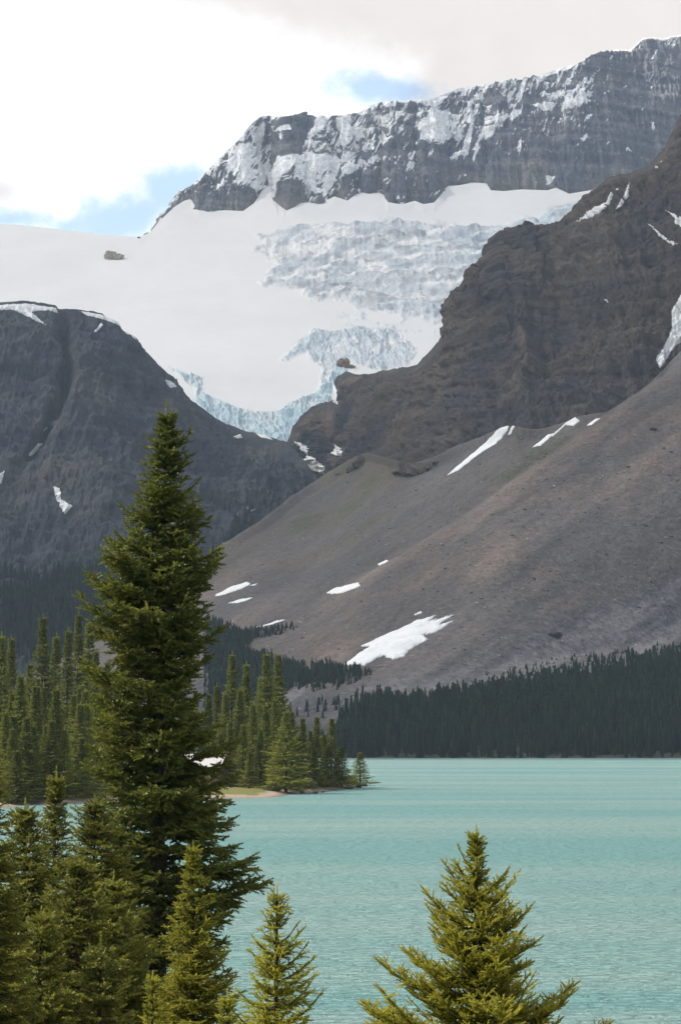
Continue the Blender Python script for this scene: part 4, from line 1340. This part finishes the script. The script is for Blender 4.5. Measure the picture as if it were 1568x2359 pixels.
for poly, cnt, (h0, h1) in woods:
    pa = np.array(poly, float)
    got = 0
    while got < cnt:
        X = rng.uniform(pa[:, 0].min(), pa[:, 0].max(), 4000); Y = rng.uniform(pa[:, 1].min(), pa[:, 1].max(), 4000)
        P, _ = on_sheet(SD, X, Y)
        # even on the ground rather than in the survey
        acc = rng.random(4000) < np.clip((P[:, 1] / 1200) ** 3 * .6, 0, 1)
        dens = fbm(P * .012, 3, .5, 151)
        psd = poly_sd(X, Y, poly)
        ok = (psd + 4 * rng.standard_normal(4000) > 26 * rng.random(4000) ** 2) & acc & (dens > -9) & (P[:, 2] > .05)
        for p, e_ in zip(P[ok][: cnt - got], psd[ok][: cnt - got]):
            spots.append((p[0], p[1], p[2], min(1, .5 + max(e_, 0) / 55) * (h0 + (h1 * 1.1 - h0) * rng.beta(1.6, 2.2)) * (1 + .45 * fbm(np.array([p]) * .02, 2)[0])))
        got += min(ok.sum(), cnt - got)
# a dense rank right along the waterline
for x in np.arange(-55, 232, 1.15):
    y = 829 + rng.uniform(-3, 14)
    spots.append((x + rng.normal(0, .4), y, 0.17 * max(0, y - 829) - .1, rng.uniform(.25, 1.05)))
spots = np.array(spots)
# trees on the lower flank of the dark mountain
n = 5000
X = rng.uniform(-480, 520, n); Y = 1318 + 200 * rng.random(n) ** 1.3
edge = 1326 + 18 * np.sin(X * .02) + rng.normal(0, 14, n)
P, _ = on_sheet(SE, X, Y)
okE = Y > edge
flank = np.concatenate([P[okE], rng.uniform(.65, 1.25, (okE.sum(), 1))], 1)
n2 = 220
X = rng.uniform(520, 720, n2); Y = rng.uniform(1130, 1330, n2)
P, _ = on_sheet(SE, X, Y)
k = (Y - 1100) > (720 - X) * .3
flank = np.concatenate([flank, np.concatenate([P[k], rng.uniform(.4, .9, (k.sum(), 1))], 1)])


def wood(name, spots, label):
    Vs, Fs, Ts, o = [], [], [], 0
    which = rng.integers(0, len(FARV), len(spots))
    for kk in range(len(FARV)):
        q = spots[which == kk]
        v, f, t = FARV[kk]
        a = rng.uniform(0, 6.28, len(q)); s = q[:, 3] * 1.05; ws = (s * .6 + .32) * rng.uniform(.8, 1.6, len(q)) * 1.1
        ca, sa = np.cos(a)[:, None], np.sin(a)[:, None]
        X = (v[None, :, 0] * ca - v[None, :, 1] * sa) * ws[:, None] + q[:, None, 0]
        Yy = (v[None, :, 0] * sa + v[None, :, 1] * ca) * ws[:, None] + q[:, None, 1]
        Zz = v[None, :, 2] * s[:, None] + q[:, None, 2] - .3
        Vs.append(np.stack([X, Yy, Zz], -1).reshape(-1, 3))
        Fs.append((f[None] + (np.arange(len(q)) * len(v))[:, None, None]).reshape(-1, 4) + o); o += len(q) * len(v)
        Ts.append((np.clip(t[None] * .6 + rng.beta(1.2, 2.5, (len(q), 1)) * .9, 0, 1)).ravel())
    ob = link(name, np_mesh(name, np.concatenate(Vs), np.concatenate(Fs), {'tint': np.concatenate(Ts)}, False, [M['far_needles']]))
    tag(ob, label, 'forest', kind='stuff')


# the trees that show largest stand as individuals
front = np.argsort(spots[:, 1] - 16 * spots[:, 3] + 500 * (np.abs(spots[:, 0] - 60) > 75))[:165]
mask = np.ones(len(spots), bool); mask[front] = False
wood('far_forest', spots[mask], 'dark spruce forest covering the far shore under the scree')
wood('flank_forest', flank, 'blue dark spruce forest on the foot of the left mountain')
for j, i in enumerate(front):
    x, y, z, s = spots[i]
    k = j % len(far_me)
    t = empty('spruce_tree', (x, y, z - .3), random.uniform(0, 6.28))
    ws = (s * .6 + .32) * random.uniform(.8, 1.6) * 1.1
    t.scale = (ws, ws, s * 1.05)
    tag(t, 'dark spruce in the front rank at the waterline of the far shore', 'tree', 'spruces along the far waterline')
    if j == 0:
        far_trunk.parent = t
    else:
        c = far_trunk.copy(); COL.objects.link(c); c.parent = t
    if k not in far_first:
        far_first[k] = link('crown', far_me[k], t)
    else:
        c = far_first[k].copy(); COL.objects.link(c); c.parent = t


# ------------------------------------------------------------------ bushes, shore stones, cabin, table, person
def bush(X, Y, w, h, label, seed, tint=0.5):
    x, y = lake_pt(X, Y)
    z = float(land_z(x, y)[0][0])
    r = np.random.default_rng(seed)
    n = 420
    d = r.standard_normal((n, 3)); d /= np.linalg.norm(d, axis=1, keepdims=True)
    d[:, 2] = np.abs(d[:, 2])
    lump = 1 + .3 * fbm(d * 1.7 + seed, 3, .6, seed)
    p = d * np.array([w / 2, w / 2, h]) * (lump * r.uniform(.35, 1, n) ** .5)[:, None]
    V, F, tn = clothe(p * .9, d + r.normal(0, .5, d.shape) + np.array([0, 0, .4]), np.full(n, .30), np.full(n, .16), tint + r.normal(0, .15, n), 6, .35, seed)
    t = empty('bush', (x, y, z)); tag(t, label, 'bush')
    link('leaves', np_mesh('leaves', V, F, {'tint': tn}, False, [M['bush']]), t)
    st = MB()
    for k in range(9):
        a = r.uniform(0, 6.28); q = r.uniform(.3, .8)
        st.tube([(0, 0, -.1), (math.cos(a) * w * .2 * q, math.sin(a) * w * .2 * q, h * .45), (math.cos(a) * w * .42 * q, math.sin(a) * w * .42 * q, h * .85)], [.03, .02, .008], 5)
    st.build('stems', M['bark'], t)


bush(710, 1822, 2.6, 1.5, 'round pale green bush at the water between the dark spruce and the tip', 1, .65)
bush(762, 1817, 2.2, 1.2, 'low green bush at the waterline just right of the round pale one', 2, .5)
bush(790, 1812, 3.0, 1.5, 'olive bush on the bank left of the lone tip spruce', 3, .45)
bush(808, 1810, 2.2, 1.1, 'flat low bush closest to the lone tip spruce', 4, .4)
bush(103, 1846, 1.8, 1.3, 'fresh green bush at the back of the sandy beach beside the person', 5, .7)
for q, (X_, Y_, w_b, h_b, lab) in enumerate([(628, 1828, 2.4, 1.0, 'dark low shrub on the grass bank left of the broad dark spruce'), (690, 1819, 1.8, 1.1, 'small dark shrub between the broad spruce and the round pale bush'),
                                           (742, 1818, 1.6, .9, 'small shrub touching the water between the pale bush and the low green one'), (226, 1845, 2.2, 1.1, 'shrub at the back of the right hand sandy beach'),
                                           (20, 1855, 2.0, 1.0, 'shrub behind the sand at the left edge')]):
    bush(X_, Y_, w_b, h_b, lab, 20 + q, .3)
bush(580, 1800, 2.0, 1.0, 'green bush left of the picnic table on the point', 6, .4)
for i, (X, Y, s, lab) in enumerate([(697, 1827, .45, 'grey stone at the waterline below the broad dark spruce'), (726, 1827, .4, 'pale stone in the water by the round pale bush'), (742, 1825, .35, 'small stone right of the pale one at the water'),
                                    (836, 1811, .8, 'dark rock at the outermost tip of the point'), (823, 1814, .6, 'dark rock just inside the tip of the point'), (806, 1817, .5, 'brown rock on the bank edge under the low bushes')]):
    x, y = lake_pt(X, Y)
    o = link('shore_rock', rock_mesh('shore_rock', [((0, 0, .12), (s, s * .8, s * .55))], M['boulder'] if i in (0, 1, 2) else M['darkrock'], 2, .4, 40 + i), loc=(x, y, 0))
    tag(o, lab, 'rock')

# cabin
M['logs'] = plain_mat('log_wall', (.30, .22, .12), .8, .3, 6)
M['metal_roof'] = plain_mat('pale_roof', (.46, .44, .42), .6, .12, 2, .3)
M['roof_edge'] = plain_mat('red_fascia', (.22, .07, .05), .6, .1, 4)
M['window'] = plain_mat('dark_window', (.03, .035, .04), .15, .1, 2, .6)
M['frame'] = plain_mat('pale_frame', (.6, .55, .4), .6, .1, 4)
M['plank'] = plain_mat('grey_planks', (.42, .36, .30), .8, .3, 5)
px_, py_ = at(497, 1790, 318)[:2]
zc = float(land_z(px_, py_)[0][0])
# ground level at the cabin and height of its ridge in the survey
ridge_z = float(at(497, 1737, 318)[2]); eave_z = float(at(520, 1766, 315)[2])
cab = empty('cabin', (float(px_) - 1.6, 318, zc), math.radians(-18))
tag(cab, 'small log cabin with a pale roof, mostly hidden behind the tallest spruce', 'cabin')
ez, rz_ = eave_z - zc, ridge_z - zc
Wd, Dp = 6.4, 5.0
w_ = MB()
w_.box((0, 0, ez / 2 - .2), (Wd - .7, Dp - .7, ez + .4))
hw = (Dp - .7) / 2
w_.add([(-Wd / 2 + .35, -hw, ez), (-Wd / 2 + .35, hw, ez), (-Wd / 2 + .35, 0, rz_ - .15), (Wd / 2 - .35, -hw, ez), (Wd / 2 - .35, hw, ez), (Wd / 2 - .35, 0, rz_ - .15)], [(0, 2, 1), (3, 4, 5), (0, 3, 5, 2), (1, 2, 5, 4)])
for k in range(int((ez) / .24)):
    w_.tube([(-Wd / 2 + .1, -Dp / 2 + .35, .12 + k * .24), (Wd / 2 - .1, -Dp / 2 + .35, .12 + k * .24)], [.12, .12], 8)
    w_.tube([(Wd / 2 - .35, -Dp / 2 + .1, .24 + k * .24), (Wd / 2 - .35, Dp / 2 - .1, .24 + k * .24)], [.12, .12], 8)
w_.build('wall', M['logs'], cab)
rf = MB()
for s in (-1, 1):
    a = Vector((0, s * (Dp / 2 + .25), ez - .05)); b = Vector((0, 0, rz_))
    n_ = (b - a).normalized()
    ang = math.atan2(b.z - a.z, b.y - a.y)
    rf.box((a + b) / 2, (Wd + .5, (b - a).length, .10), Matrix.Rotation(ang, 3, 'X'))
rfo = rf.build('roof', M['metal_roof'], cab)
fa = MB()
fa.box((0, -Dp / 2 - .32, ez - .12), (Wd + .5, .06, .18))
fa.build('fascia', M['roof_edge'], rfo)
for x in (-1.2, 2.15):
    wn = MB(); wn.box((x, -Dp / 2 + .20, ez * .62), (.95, .06, .8)); wno = wn.build('window', M['window'], cab)
    fr = MB()
    for dx, dz, sx, sz in ((-.5, 0, .1, 1.0), (.5, 0, .1, 1.0), (0, .45, 1.1, .1), (0, -.45, 1.1, .1), (0, 0, .06, .8)):
        fr.box((x + dx, -Dp / 2 + .16, ez * .62 + dz), (sx, .08, sz))
    fr.build('frame', M['frame'], wno)
dr = MB(); dr.box((.5, -Dp / 2 + .20, .95), (.85, .06, 1.9)); dro = dr.build('door', M['roof_edge'], cab)
hd = MB(); hd.box((.82, -Dp / 2 + .14, .95), (.04, .06, .14)); hd.build('handle', M['frame'], dro)

# picnic table
x, y = at(604, 1806, 318)[:2]
zt = float(land_z(x, y)[0][0])
tb = empty('picnic_table', (float(x), float(y), zt), .3)
tag(tb, 'weathered wooden picnic table under the spruces on the point', 'table')
b = MB()
for k in range(5): b.box((0, -.32 + k * .16, .75), (1.8, .145, .045), bev=.008)
b.build('tabletop', M['plank'], tb)
for s in (-1, 1):
    b = MB()
    for k in range(2): b.box((0, s * (.62 + k * .15), .45), (1.8, .14, .045), bev=.008)
    b.build('bench_seat', M['plank'], tb)
    b = MB()
    b.box((s * .65, 0, .40), (.06, 1.55, .09)); b.box((s * .61, 0, .69), (.05, .75, .08))
    for q in (-1, 1):
        b.box((s * .70, q * .38, .36), (.05, .10, .82), Matrix.Rotation(q * .45, 3, 'X'))
    b.build('leg', M['plank'], tb)


# person on the beach
def skin(name, verts, edges, radii, mat, parent, sub=2, root=0):
    me = bpy.data.meshes.new(name); me.from_pydata(verts, edges, []); me.materials.append(mat)
    o = link(name, me, parent)
    md = o.modifiers.new('skin', 'SKIN'); md.use_smooth_shade = True
    for v, r in zip(me.skin_vertices[0].data, radii):
        v.radius = r if isinstance(r, tuple) else (r, r)
    me.skin_vertices[0].data[root].use_root = True
    o.modifiers.new('subsurf', 'SUBSURF').levels = sub
    o.modifiers['subsurf'].render_levels = sub
    return o


M['skin'] = plain_mat('skin', (.48, .30, .22), .6, .05, 10)
M['shirt'] = plain_mat('pale_blue_cloth', (.36, .40, .62), .85, .1, 12)
M['trousers'] = plain_mat('dark_trousers', (.05, .05, .06), .85, .1, 12)
M['hair'] = plain_mat('dark_hair', (.04, .028, .02), .7, .2, 20)
x, y = lake_pt(119, 1853)
pz = float(land_z(x, y)[0][0])
pe = empty('person', (x, y, pz), math.radians(25))
tag(pe, 'person in a pale blue top and dark trousers standing on the sandy beach', 'person')
sv = [(0, 0, .95), (0, .01, 1.15), (0, .01, 1.36), (0, 0, 1.48), (0, -.01, 1.56), (0, -.01, 1.70),
      (.10, 0, .88), (.11, -.02, .50), (.11, .01, .09), (.12, -.12, .04),
      (-.10, 0, .88), (-.11, .03, .50), (-.12, .05, .09), (-.13, -.08, .04),
      (.19, .01, 1.40), (.24, .03, 1.12), (.23, -.07, .88), (.225, -.10, .80),
      (-.19, .01, 1.40), (-.25, .03, 1.12), (-.24, -.05, .88), (-.235, -.08, .80)]
se = [(0, 1), (1, 2), (2, 3), (3, 4), (4, 5), (0, 6), (6, 7), (7, 8), (8, 9), (0, 10), (10, 11), (11, 12), (12, 13), (2, 14), (14, 15), (15, 16), (16, 17), (2, 18), (18, 19), (19, 20), (20, 21)]
sr = [(.15, .11), (.13, .10), (.15, .11), .06, .075, .085, .085, .06, .042, .035, .085, .06, .042, .035, .055, .042, .033, .03, .055, .042, .033, .03]
skin('body', sv, se, sr, M['skin'], pe)
skin('shirt', [(0, 0, .92), (0, .01, 1.15), (0, .01, 1.37), (.19, .01, 1.41), (.245, .03, 1.14), (-.19, .01, 1.41), (-.255, .03, 1.14)], [(0, 1), (1, 2), (2, 3), (3, 4), (2, 5), (5, 6)],
     [(.17, .13), (.155, .12), (.17, .125), .075, .058, .075, .058], M['shirt'], pe)
skin('trousers', [(0, 0, .96), (.10, 0, .88), (.11, -.02, .50), (.11, .01, .12), (-.10, 0, .88), (-.11, .03, .50), (-.12, .05, .12)], [(0, 1), (1, 2), (2, 3), (0, 4), (4, 5), (5, 6)],
     [(.16, .12), .10, .075, .06, .10, .075, .06], M['trousers'], pe)
hv, hf = ico(2)
hv = hv * np.array([.095, .105, .10]) + np.array([0, .012, 1.685]); keep = hv[:, 2] > 1.66
hv[~keep, 1] = np.maximum(hv[~keep, 1], .01)
link('hair', np_mesh('hair', hv, hf, {}, True, [M['hair']]), pe)

# ------------------------------------------------------------------ near bank, lake, valley floor
gx = np.arange(-40, 40.1, .8); gy = np.arange(-20, 80.1, .8)
GX, GY = np.meshgrid(gx, gy)
Z = np.interp(GY, [-30, 0, 10, 22, 40, 50, 57, 62, 90], [7.5, 6.3, 5.2, 3.9, 1.9, .8, .05, -.5, -2.5])
Z = Z + .18 * fbm(np.stack([GX * .25, GY * .25, 0 * GX], -1), 4, .5, 161)
Z = np.where(np.hypot(GX, GY) < 3, np.minimum(Z, 6.3), Z)
g = fbm(np.stack([GX * .5, GY * .5, 0 * GX], -1), 4, .6, 162)
c = lerp3((.055, .060, .022), (.11, .10, .045), sstep(-.3, .4, g))
c = lerp3(c, np.broadcast_to(np.array([.26, .22, .17]), c.shape), sstep(53, 57, GY + 2 * g))
idx = np.arange(GX.size).reshape(GX.shape)
F = np.stack([idx[:-1, :-1], idx[:-1, 1:], idx[1:, 1:], idx[1:, :-1]], -1).reshape(-1, 4)
tag(link('near_bank', np_mesh('near_bank', np.stack([GX, GY, Z], -1).reshape(-1, 3), F, {'col': c.reshape(-1, 3)}, True, [M['ground']])), kind='structure')

V = [(-4400, -250, -3.2), (4400, -250, -3.2), (4400, 5700, -3.2), (-4400, 5700, -3.2)]
tag(link('valley_floor', np_mesh('valley_floor', V, [[0, 1, 2, 3]], {'col': np.tile([.12, .11, .09], (4, 1))}, False, [M['ground']])), kind='structure')

m, nt, out = new_mat('lake_water')
tc = N(nt, 'ShaderNodeTexCoord')


def wave(scale, sx, sy, detail, rot=0.0, dist=.6):
    mp = N(nt, 'ShaderNodeMapping')
    mp.inputs['Scale'].default_value = (sx, sy, 1); mp.inputs['Rotation'].default_value = (0, 0, rot)
    L(nt, tc, 'Object', mp, 'Vector')
    nz = N(nt, 'ShaderNodeTexNoise', i_Scale=scale, i_Detail=detail, i_Roughness=.62, i_Distortion=dist)
    L(nt, mp, 0, nz, 'Vector')
    return nz


w1 = wave(1.35, .75, 1.6, 5.0, .12); w2 = wave(.10, .7, 1.5, 3.0, -.1); w3 = wave(.016, .35, 2.2, 5.0, .05)
b1 = N(nt, 'ShaderNodeBump', i_Strength=1.0, i_Distance=.9); L(nt, w1, 'Fac', b1, 'Height')
b2 = N(nt, 'ShaderNodeBump', i_Strength=.35, i_Distance=1.2); L(nt, w2, 'Fac', b2, 'Height'); L(nt, b1, 0, b2, 'Normal')
cr = N(nt, 'ShaderNodeValToRGB')
cr.color_ramp.elements[0].position = .40; cr.color_ramp.elements[0].color = (.165, .32, .30, 1)
cr.color_ramp.elements[1].position = .62; cr.color_ramp.elements[1].color = (.25, .365, .335, 1)
L(nt, w3, 'Fac', cr, 0)
df = N(nt, 'ShaderNodeBsdfDiffuse'); L(nt, cr, 0, df, 'Color'); L(nt, b2, 0, df, 'Normal')
gl = N(nt, 'ShaderNodeBsdfGlossy', i_Roughness=.2); gl.inputs[0].default_value = (.95, .97, 1, 1); L(nt, b2, 0, gl, 'Normal')
fr = N(nt, 'ShaderNodeFresnel', i_IOR=1.33); L(nt, b2, 0, fr, 'Normal')
mr = N(nt, 'ShaderNodeMapRange'); L(nt, fr, 0, mr, 0); mr.inputs[3].default_value = .0; mr.inputs[4].default_value = .8
lane = N(nt, 'ShaderNodeMapRange'); L(nt, w3, 'Fac', lane, 0)
lane.inputs[1].default_value = .35; lane.inputs[2].default_value = .65; lane.inputs[3].default_value = .72; lane.inputs[4].default_value = .98
lm = N(nt, 'ShaderNodeMath', operation='MULTIPLY'); L(nt, mr, 0, lm, 0); L(nt, lane, 0, lm, 1)
mx = N(nt, 'ShaderNodeMixShader'); L(nt, lm, 0, mx, 0)
L(nt, df, 0, mx, 1); L(nt, gl, 0, mx, 2); L(nt, mx, 0, out, 0)
M['water'] = m
xs = np.linspace(-900, 900, 60); ys = np.concatenate([np.arange(40, 300, 10), np.arange(300, 1001, 50)])
GX, GY = np.meshgrid(xs, ys); idx = np.arange(GX.size).reshape(GX.shape)
F = np.stack([idx[:-1, :-1], idx[:-1, 1:], idx[1:, 1:], idx[1:, :-1]], -1).reshape(-1, 4)
tag(link('water', np_mesh('water', np.stack([GX, GY, 0 * GX], -1).reshape(-1, 3), F, {}, False, [m])), kind='structure')

# ------------------------------------------------------------------ light, sky, air
SUN_AZ, SUN_EL = math.radians(-80), math.radians(46)
sdir = Vector((math.sin(SUN_AZ) * math.cos(SUN_EL), math.cos(SUN_AZ) * math.cos(SUN_EL), math.sin(SUN_EL)))
sl = bpy.data.lights.new('sun', 'SUN'); sl.energy = 5.0; sl.angle = math.radians(.53); sl.color = (1, .95, .86)
so = bpy.data.objects.new('sun', sl); COL.objects.link(so)
so.rotation_euler = sdir.to_track_quat('Z', 'Y').to_euler()
so.location = (-200, 100, 400)

wd = bpy.data.worlds.new('World'); SC.world = wd; wd.use_nodes = True
nt = wd.node_tree; nt.nodes.clear()
out = nt.nodes.new('ShaderNodeOutputWorld')
sky = N(nt, 'ShaderNodeTexSky', sky_type='NISHITA', sun_disc=False)
sky.sun_elevation = SUN_EL; sky.sun_rotation = SUN_AZ % (2 * math.pi)
sky.altitude = 1900; sky.air_density = 1.0; sky.dust_density = .6
bg_sky = N(nt, 'ShaderNodeBackground', i_Strength=.15); L(nt, sky, 0, bg_sky, 'Color')
tc = N(nt, 'ShaderNodeTexCoord')
sx = N(nt, 'ShaderNodeSeparateXYZ'); L(nt, tc, 'Generated', sx, 0)


def mth(op, a, b=None, clamp=False):
    n = N(nt, 'ShaderNodeMath', operation=op, use_clamp=clamp)
    for i, q in enumerate((a, b)):
        if q is None: continue
        if isinstance(q, (int, float)): n.inputs[i].default_value = q
        else: nt.links.new(q, n.inputs[i])
    return n.outputs[0]


def smooth(x, a, b):
    n = N(nt, 'ShaderNodeMapRange', interpolation_type='SMOOTHSTEP')
    nt.links.new(x, n.inputs[0]); n.inputs[1].default_value = a; n.inputs[2].default_value = b
    return n.outputs[0]


yy = mth('MAXIMUM', sx.outputs[1], .08)
uu = mth('DIVIDE', sx.outputs[0], yy); vv = mth('DIVIDE', sx.outputs[2], yy)
cuv = N(nt, 'ShaderNodeCombineXYZ'); nt.links.new(uu, cuv.inputs[0]); nt.links.new(vv, cuv.inputs[1])


def wnoise(scale, detail=5.0, rough=.6, off=(0, 0, 0), sxy=(1, 1)):
    mp = N(nt, 'ShaderNodeMapping'); mp.inputs['Location'].default_value = off; mp.inputs['Scale'].default_value = (sxy[0], sxy[1], 1)
    nt.links.new(cuv.outputs[0], mp.inputs[0])
    n = N(nt, 'ShaderNodeTexNoise', i_Scale=scale, i_Detail=detail, i_Roughness=rough); L(nt, mp, 0, n, 'Vector')
    return mth('SUBTRACT', n.outputs['Fac'], .5)


na = wnoise(34, 6, .6); nb_ = wnoise(14, 4, .55, (3, 1, 0)); nc = wnoise(90, 4, .6, (5, 2, 0))
nd = wnoise(60, 8, .72, (9, 4, 0))
wob = mth('ADD', mth('MULTIPLY', na, 1.6), mth('ADD', mth('MULTIPLY', nb_, 1.2), mth('ADD', mth('MULTIPLY', nc, .6), mth('MULTIPLY', nd, 1.3))))


def blob(X, Y, rx, ry, slope=0.0):
    u0, v0 = [float(q) for q in uv(X, Y)]
    du = mth('SUBTRACT', uu, u0); dv = mth('SUBTRACT', vv, v0)
    dv = mth('SUBTRACT', dv, mth('MULTIPLY', du, slope))
    a = mth('DIVIDE', du, rx / FPX); b = mth('DIVIDE', dv, ry / FPX)
    return mth('SUBTRACT', 1.0, mth('SQRT', mth('ADD', mth('MULTIPLY', a, a), mth('MULTIPLY', b, b))))


holes = None
for q in ((300, 500, 215, 78, .18), (400, 430, 110, 70, .2), (20, 505, 140, 34, 0), (880, 205, 150, 46, -.05)):
    h = blob(*q)
    holes = h if holes is None else mth('MAXIMUM', holes, h)
blue = smooth(mth('ADD', holes, mth('MULTIPLY', wob, 1.0)), -.28, .74)
white_tuft = smooth(mth('ADD', blob(150, 470, 42, 45, 0), mth('MULTIPLY', wob, .5)), 0, .5)
blue = mth('MULTIPLY', mth('MULTIPLY', blue, .52), mth('SUBTRACT', 1.0, white_tuft))
# broken cloud elsewhere over the sky
dome = N(nt, 'ShaderNodeTexNoise', i_Scale=2.2, i_Detail=6.0, i_Roughness=.6); L(nt, tc, 'Generated', dome, 'Vector')
open_sky = smooth(dome.outputs['Fac'], .46, .62)
u_in = mth('MULTIPLY', smooth(mth('ABSOLUTE', uu), .45, .25), smooth(vv, .60, .42))
front_ = mth('MULTIPLY', u_in, smooth(sx.outputs[1], .3, .5))
blue_all = mth('ADD', mth('MULTIPLY', blue, front_), mth('MULTIPLY', open_sky, mth('SUBTRACT', 1.0, front_)))
# grey deck along the top, thin veil elsewhere
u0, v0 = [float(q) for q in uv(0, 30)]
slope_v = mth('ADD', vv, mth('MULTIPLY', uu, .30))
ref = float(uv(600, 90)[1]) + float(uv(600, 90)[0]) * .30
deck = smooth(mth('ADD', mth('SUBTRACT', slope_v, ref), mth('ADD', mth('MULTIPLY', nb_, .05), mth('MULTIPLY', nd, .02))), -.014, .022)
deck = mth('MAXIMUM', deck, mth('MULTIPLY', smooth(mth('ADD', uu, mth('MULTIPLY', nb_, .06)), .015, .045), smooth(vv, .285, .30)))
lowleft = smooth(mth('ADD', blob(-20, 440, 130, 60, 0), mth('MULTIPLY', nb_, .8)), 0, .9)
gray = mth('MAXIMUM', deck, mth('MULTIPLY', lowleft, .8))
# brighter towards the sun
dt = N(nt, 'ShaderNodeVectorMath', operation='DOT_PRODUCT'); L(nt, tc, 'Generated', dt, 0); dt.inputs[1].default_value = sdir
glow = smooth(dt.outputs['Value'], .0, .95)
base = mth('ADD', .50, mth('MULTIPLY', glow, .60))
base = mth('ADD', mth('MULTIPLY', base, mth('SUBTRACT', 1.0, front_)), mth('MULTIPLY', front_, 1.16))
mixc = N(nt, 'ShaderNodeMix', data_type='RGBA'); nt.links.new(mth('MULTIPLY', gray, front_), mixc.inputs['Factor'])
mixc.inputs[6].default_value = (1, 1, 1, 1); mixc.inputs[7].default_value = (.69, .645, .61, 1)
tex = mth('ADD', 1.0, mth('MULTIPLY', mth('ADD', mth('MULTIPLY', nb_, 1.6), na), .13))
bg_cl = N(nt, 'ShaderNodeBackground'); veil = N(nt, 'ShaderNodeMix', data_type='RGBA', blend_type='MULTIPLY'); nt.links.new(mth('MULTIPLY', blue, 1.9, True), veil.inputs['Factor'])
L(nt, mixc, 2, veil, 6); veil.inputs[7].default_value = (.76, .95, 1.12, 1)
nt.links.new(veil.outputs[2], bg_cl.inputs[0]); nt.links.new(mth('MULTIPLY', base, tex), bg_cl.inputs[1])
ms = N(nt, 'ShaderNodeMixShader'); nt.links.new(blue_all, ms.inputs[0]); L(nt, bg_cl, 0, ms, 1); L(nt, bg_sky, 0, ms, 2)
L(nt, ms, 0, out, 0)

# cloud bank added out of view, high to the left, to shade the mountains
m, nt2, out2 = new_mat('shade_cloud')
d_ = N(nt2, 'ShaderNodeBsdfDiffuse'); d_.inputs[0].default_value = (.9, .9, .92, 1)
t_ = N(nt2, 'ShaderNodeBsdfTranslucent'); t_.inputs[0].default_value = (.9, .9, .92, 1)
x_ = N(nt2, 'ShaderNodeBsdfTransparent')
a_ = N(nt2, 'ShaderNodeMixShader'); a_.inputs[0].default_value = .6; L(nt2, d_, 0, a_, 1); L(nt2, t_, 0, a_, 2)
b_ = N(nt2, 'ShaderNodeMixShader'); b_.inputs[0].default_value = .52; L(nt2, a_, 0, b_, 1); L(nt2, x_, 0, b_, 2)
L(nt2, b_, 0, out2, 0)
zc_ = 2300.0
off = sdir * (-zc_ / sdir.z)
gx = np.linspace(-1500, 1700, 90); gy = np.linspace(760, 4700, 110)
GX, GY = np.meshgrid(gx, gy)
lump = fbm(np.stack([GX * .0035, GY * .0035, 0 * GX], -1), 5, .55, 171)
edge_ = np.minimum(np.minimum(GX + 1500, 1700 - GX), np.minimum(GY - 760, 4700 - GY))
fat = sstep(0, 260, edge_ + 120 * lump * (edge_ > 5))
up_ = zc_ + fat * (190 + 200 * lump); lo_ = zc_ - fat * (60 + 70 * lump) - 1
Vt = np.stack([GX - off.x, GY - off.y, up_], -1).reshape(-1, 3); Vl = np.stack([GX - off.x, GY - off.y, lo_], -1).reshape(-1, 3)
idx = np.arange(GX.size).reshape(GX.shape)
Ft = np.stack([idx[:-1, :-1], idx[:-1, 1:], idx[1:, 1:], idx[1:, :-1]], -1).reshape(-1, 4)
ring = np.concatenate([idx[0, :], idx[1:, -1], idx[-1, -2::-1], idx[-2:0:-1, 0]])
nn_ = GX.size
Fs_ = np.stack([ring, ring + nn_, np.roll(ring, -1) + nn_, np.roll(ring, -1)], -1)
tag(link('shade_cloud', np_mesh('shade_cloud', np.concatenate([Vt, Vl]), np.concatenate([Ft, Ft[:, ::-1] + nn_, Fs_]), {}, True, [m])), kind='structure')

HAZE = 7.0e-5
if HAZE:
    m, nt, out = new_mat('haze_air')
    pv = N(nt, 'ShaderNodeVolumePrincipled')
    pv.inputs['Density'].default_value = HAZE
    pv.inputs['Color'].default_value = (.66, .82, 1, 1)
    nt.links.new(pv.outputs[0], out.inputs['Volume'])
    b = MB(); b.box((0, 2750, 648), (9000, 6100, 1305))
    hz = b.build('haze', m); hz['kind'] = 'stuff'; hz['label'] = 'thin blue haze filling the valley'; hz['category'] = 'haze'

vs = SC.view_settings
SC.display_settings.display_device = 'sRGB'
vs.view_transform = 'Standard'; vs.look = 'None'; vs.exposure = 0.38; vs.gamma = 1
cy = SC.cycles
cy.max_bounces = 6; cy.diffuse_bounces = 3; cy.glossy_bounces = 2; cy.transmission_bounces = 3; cy.volume_bounces = 0; cy.transparent_max_bounces = 6
cy.caustics_reflective = False; cy.caustics_refractive = False
cy.sample_clamp_indirect = 6; cy.sample_clamp_direct = 7
cy.use_denoising = True
try:
    cy.denoiser = 'OPENIMAGEDENOISE'
    cy.denoising_input_passes = 'RGB_ALBEDO_NORMAL'
except Exception:
    pass
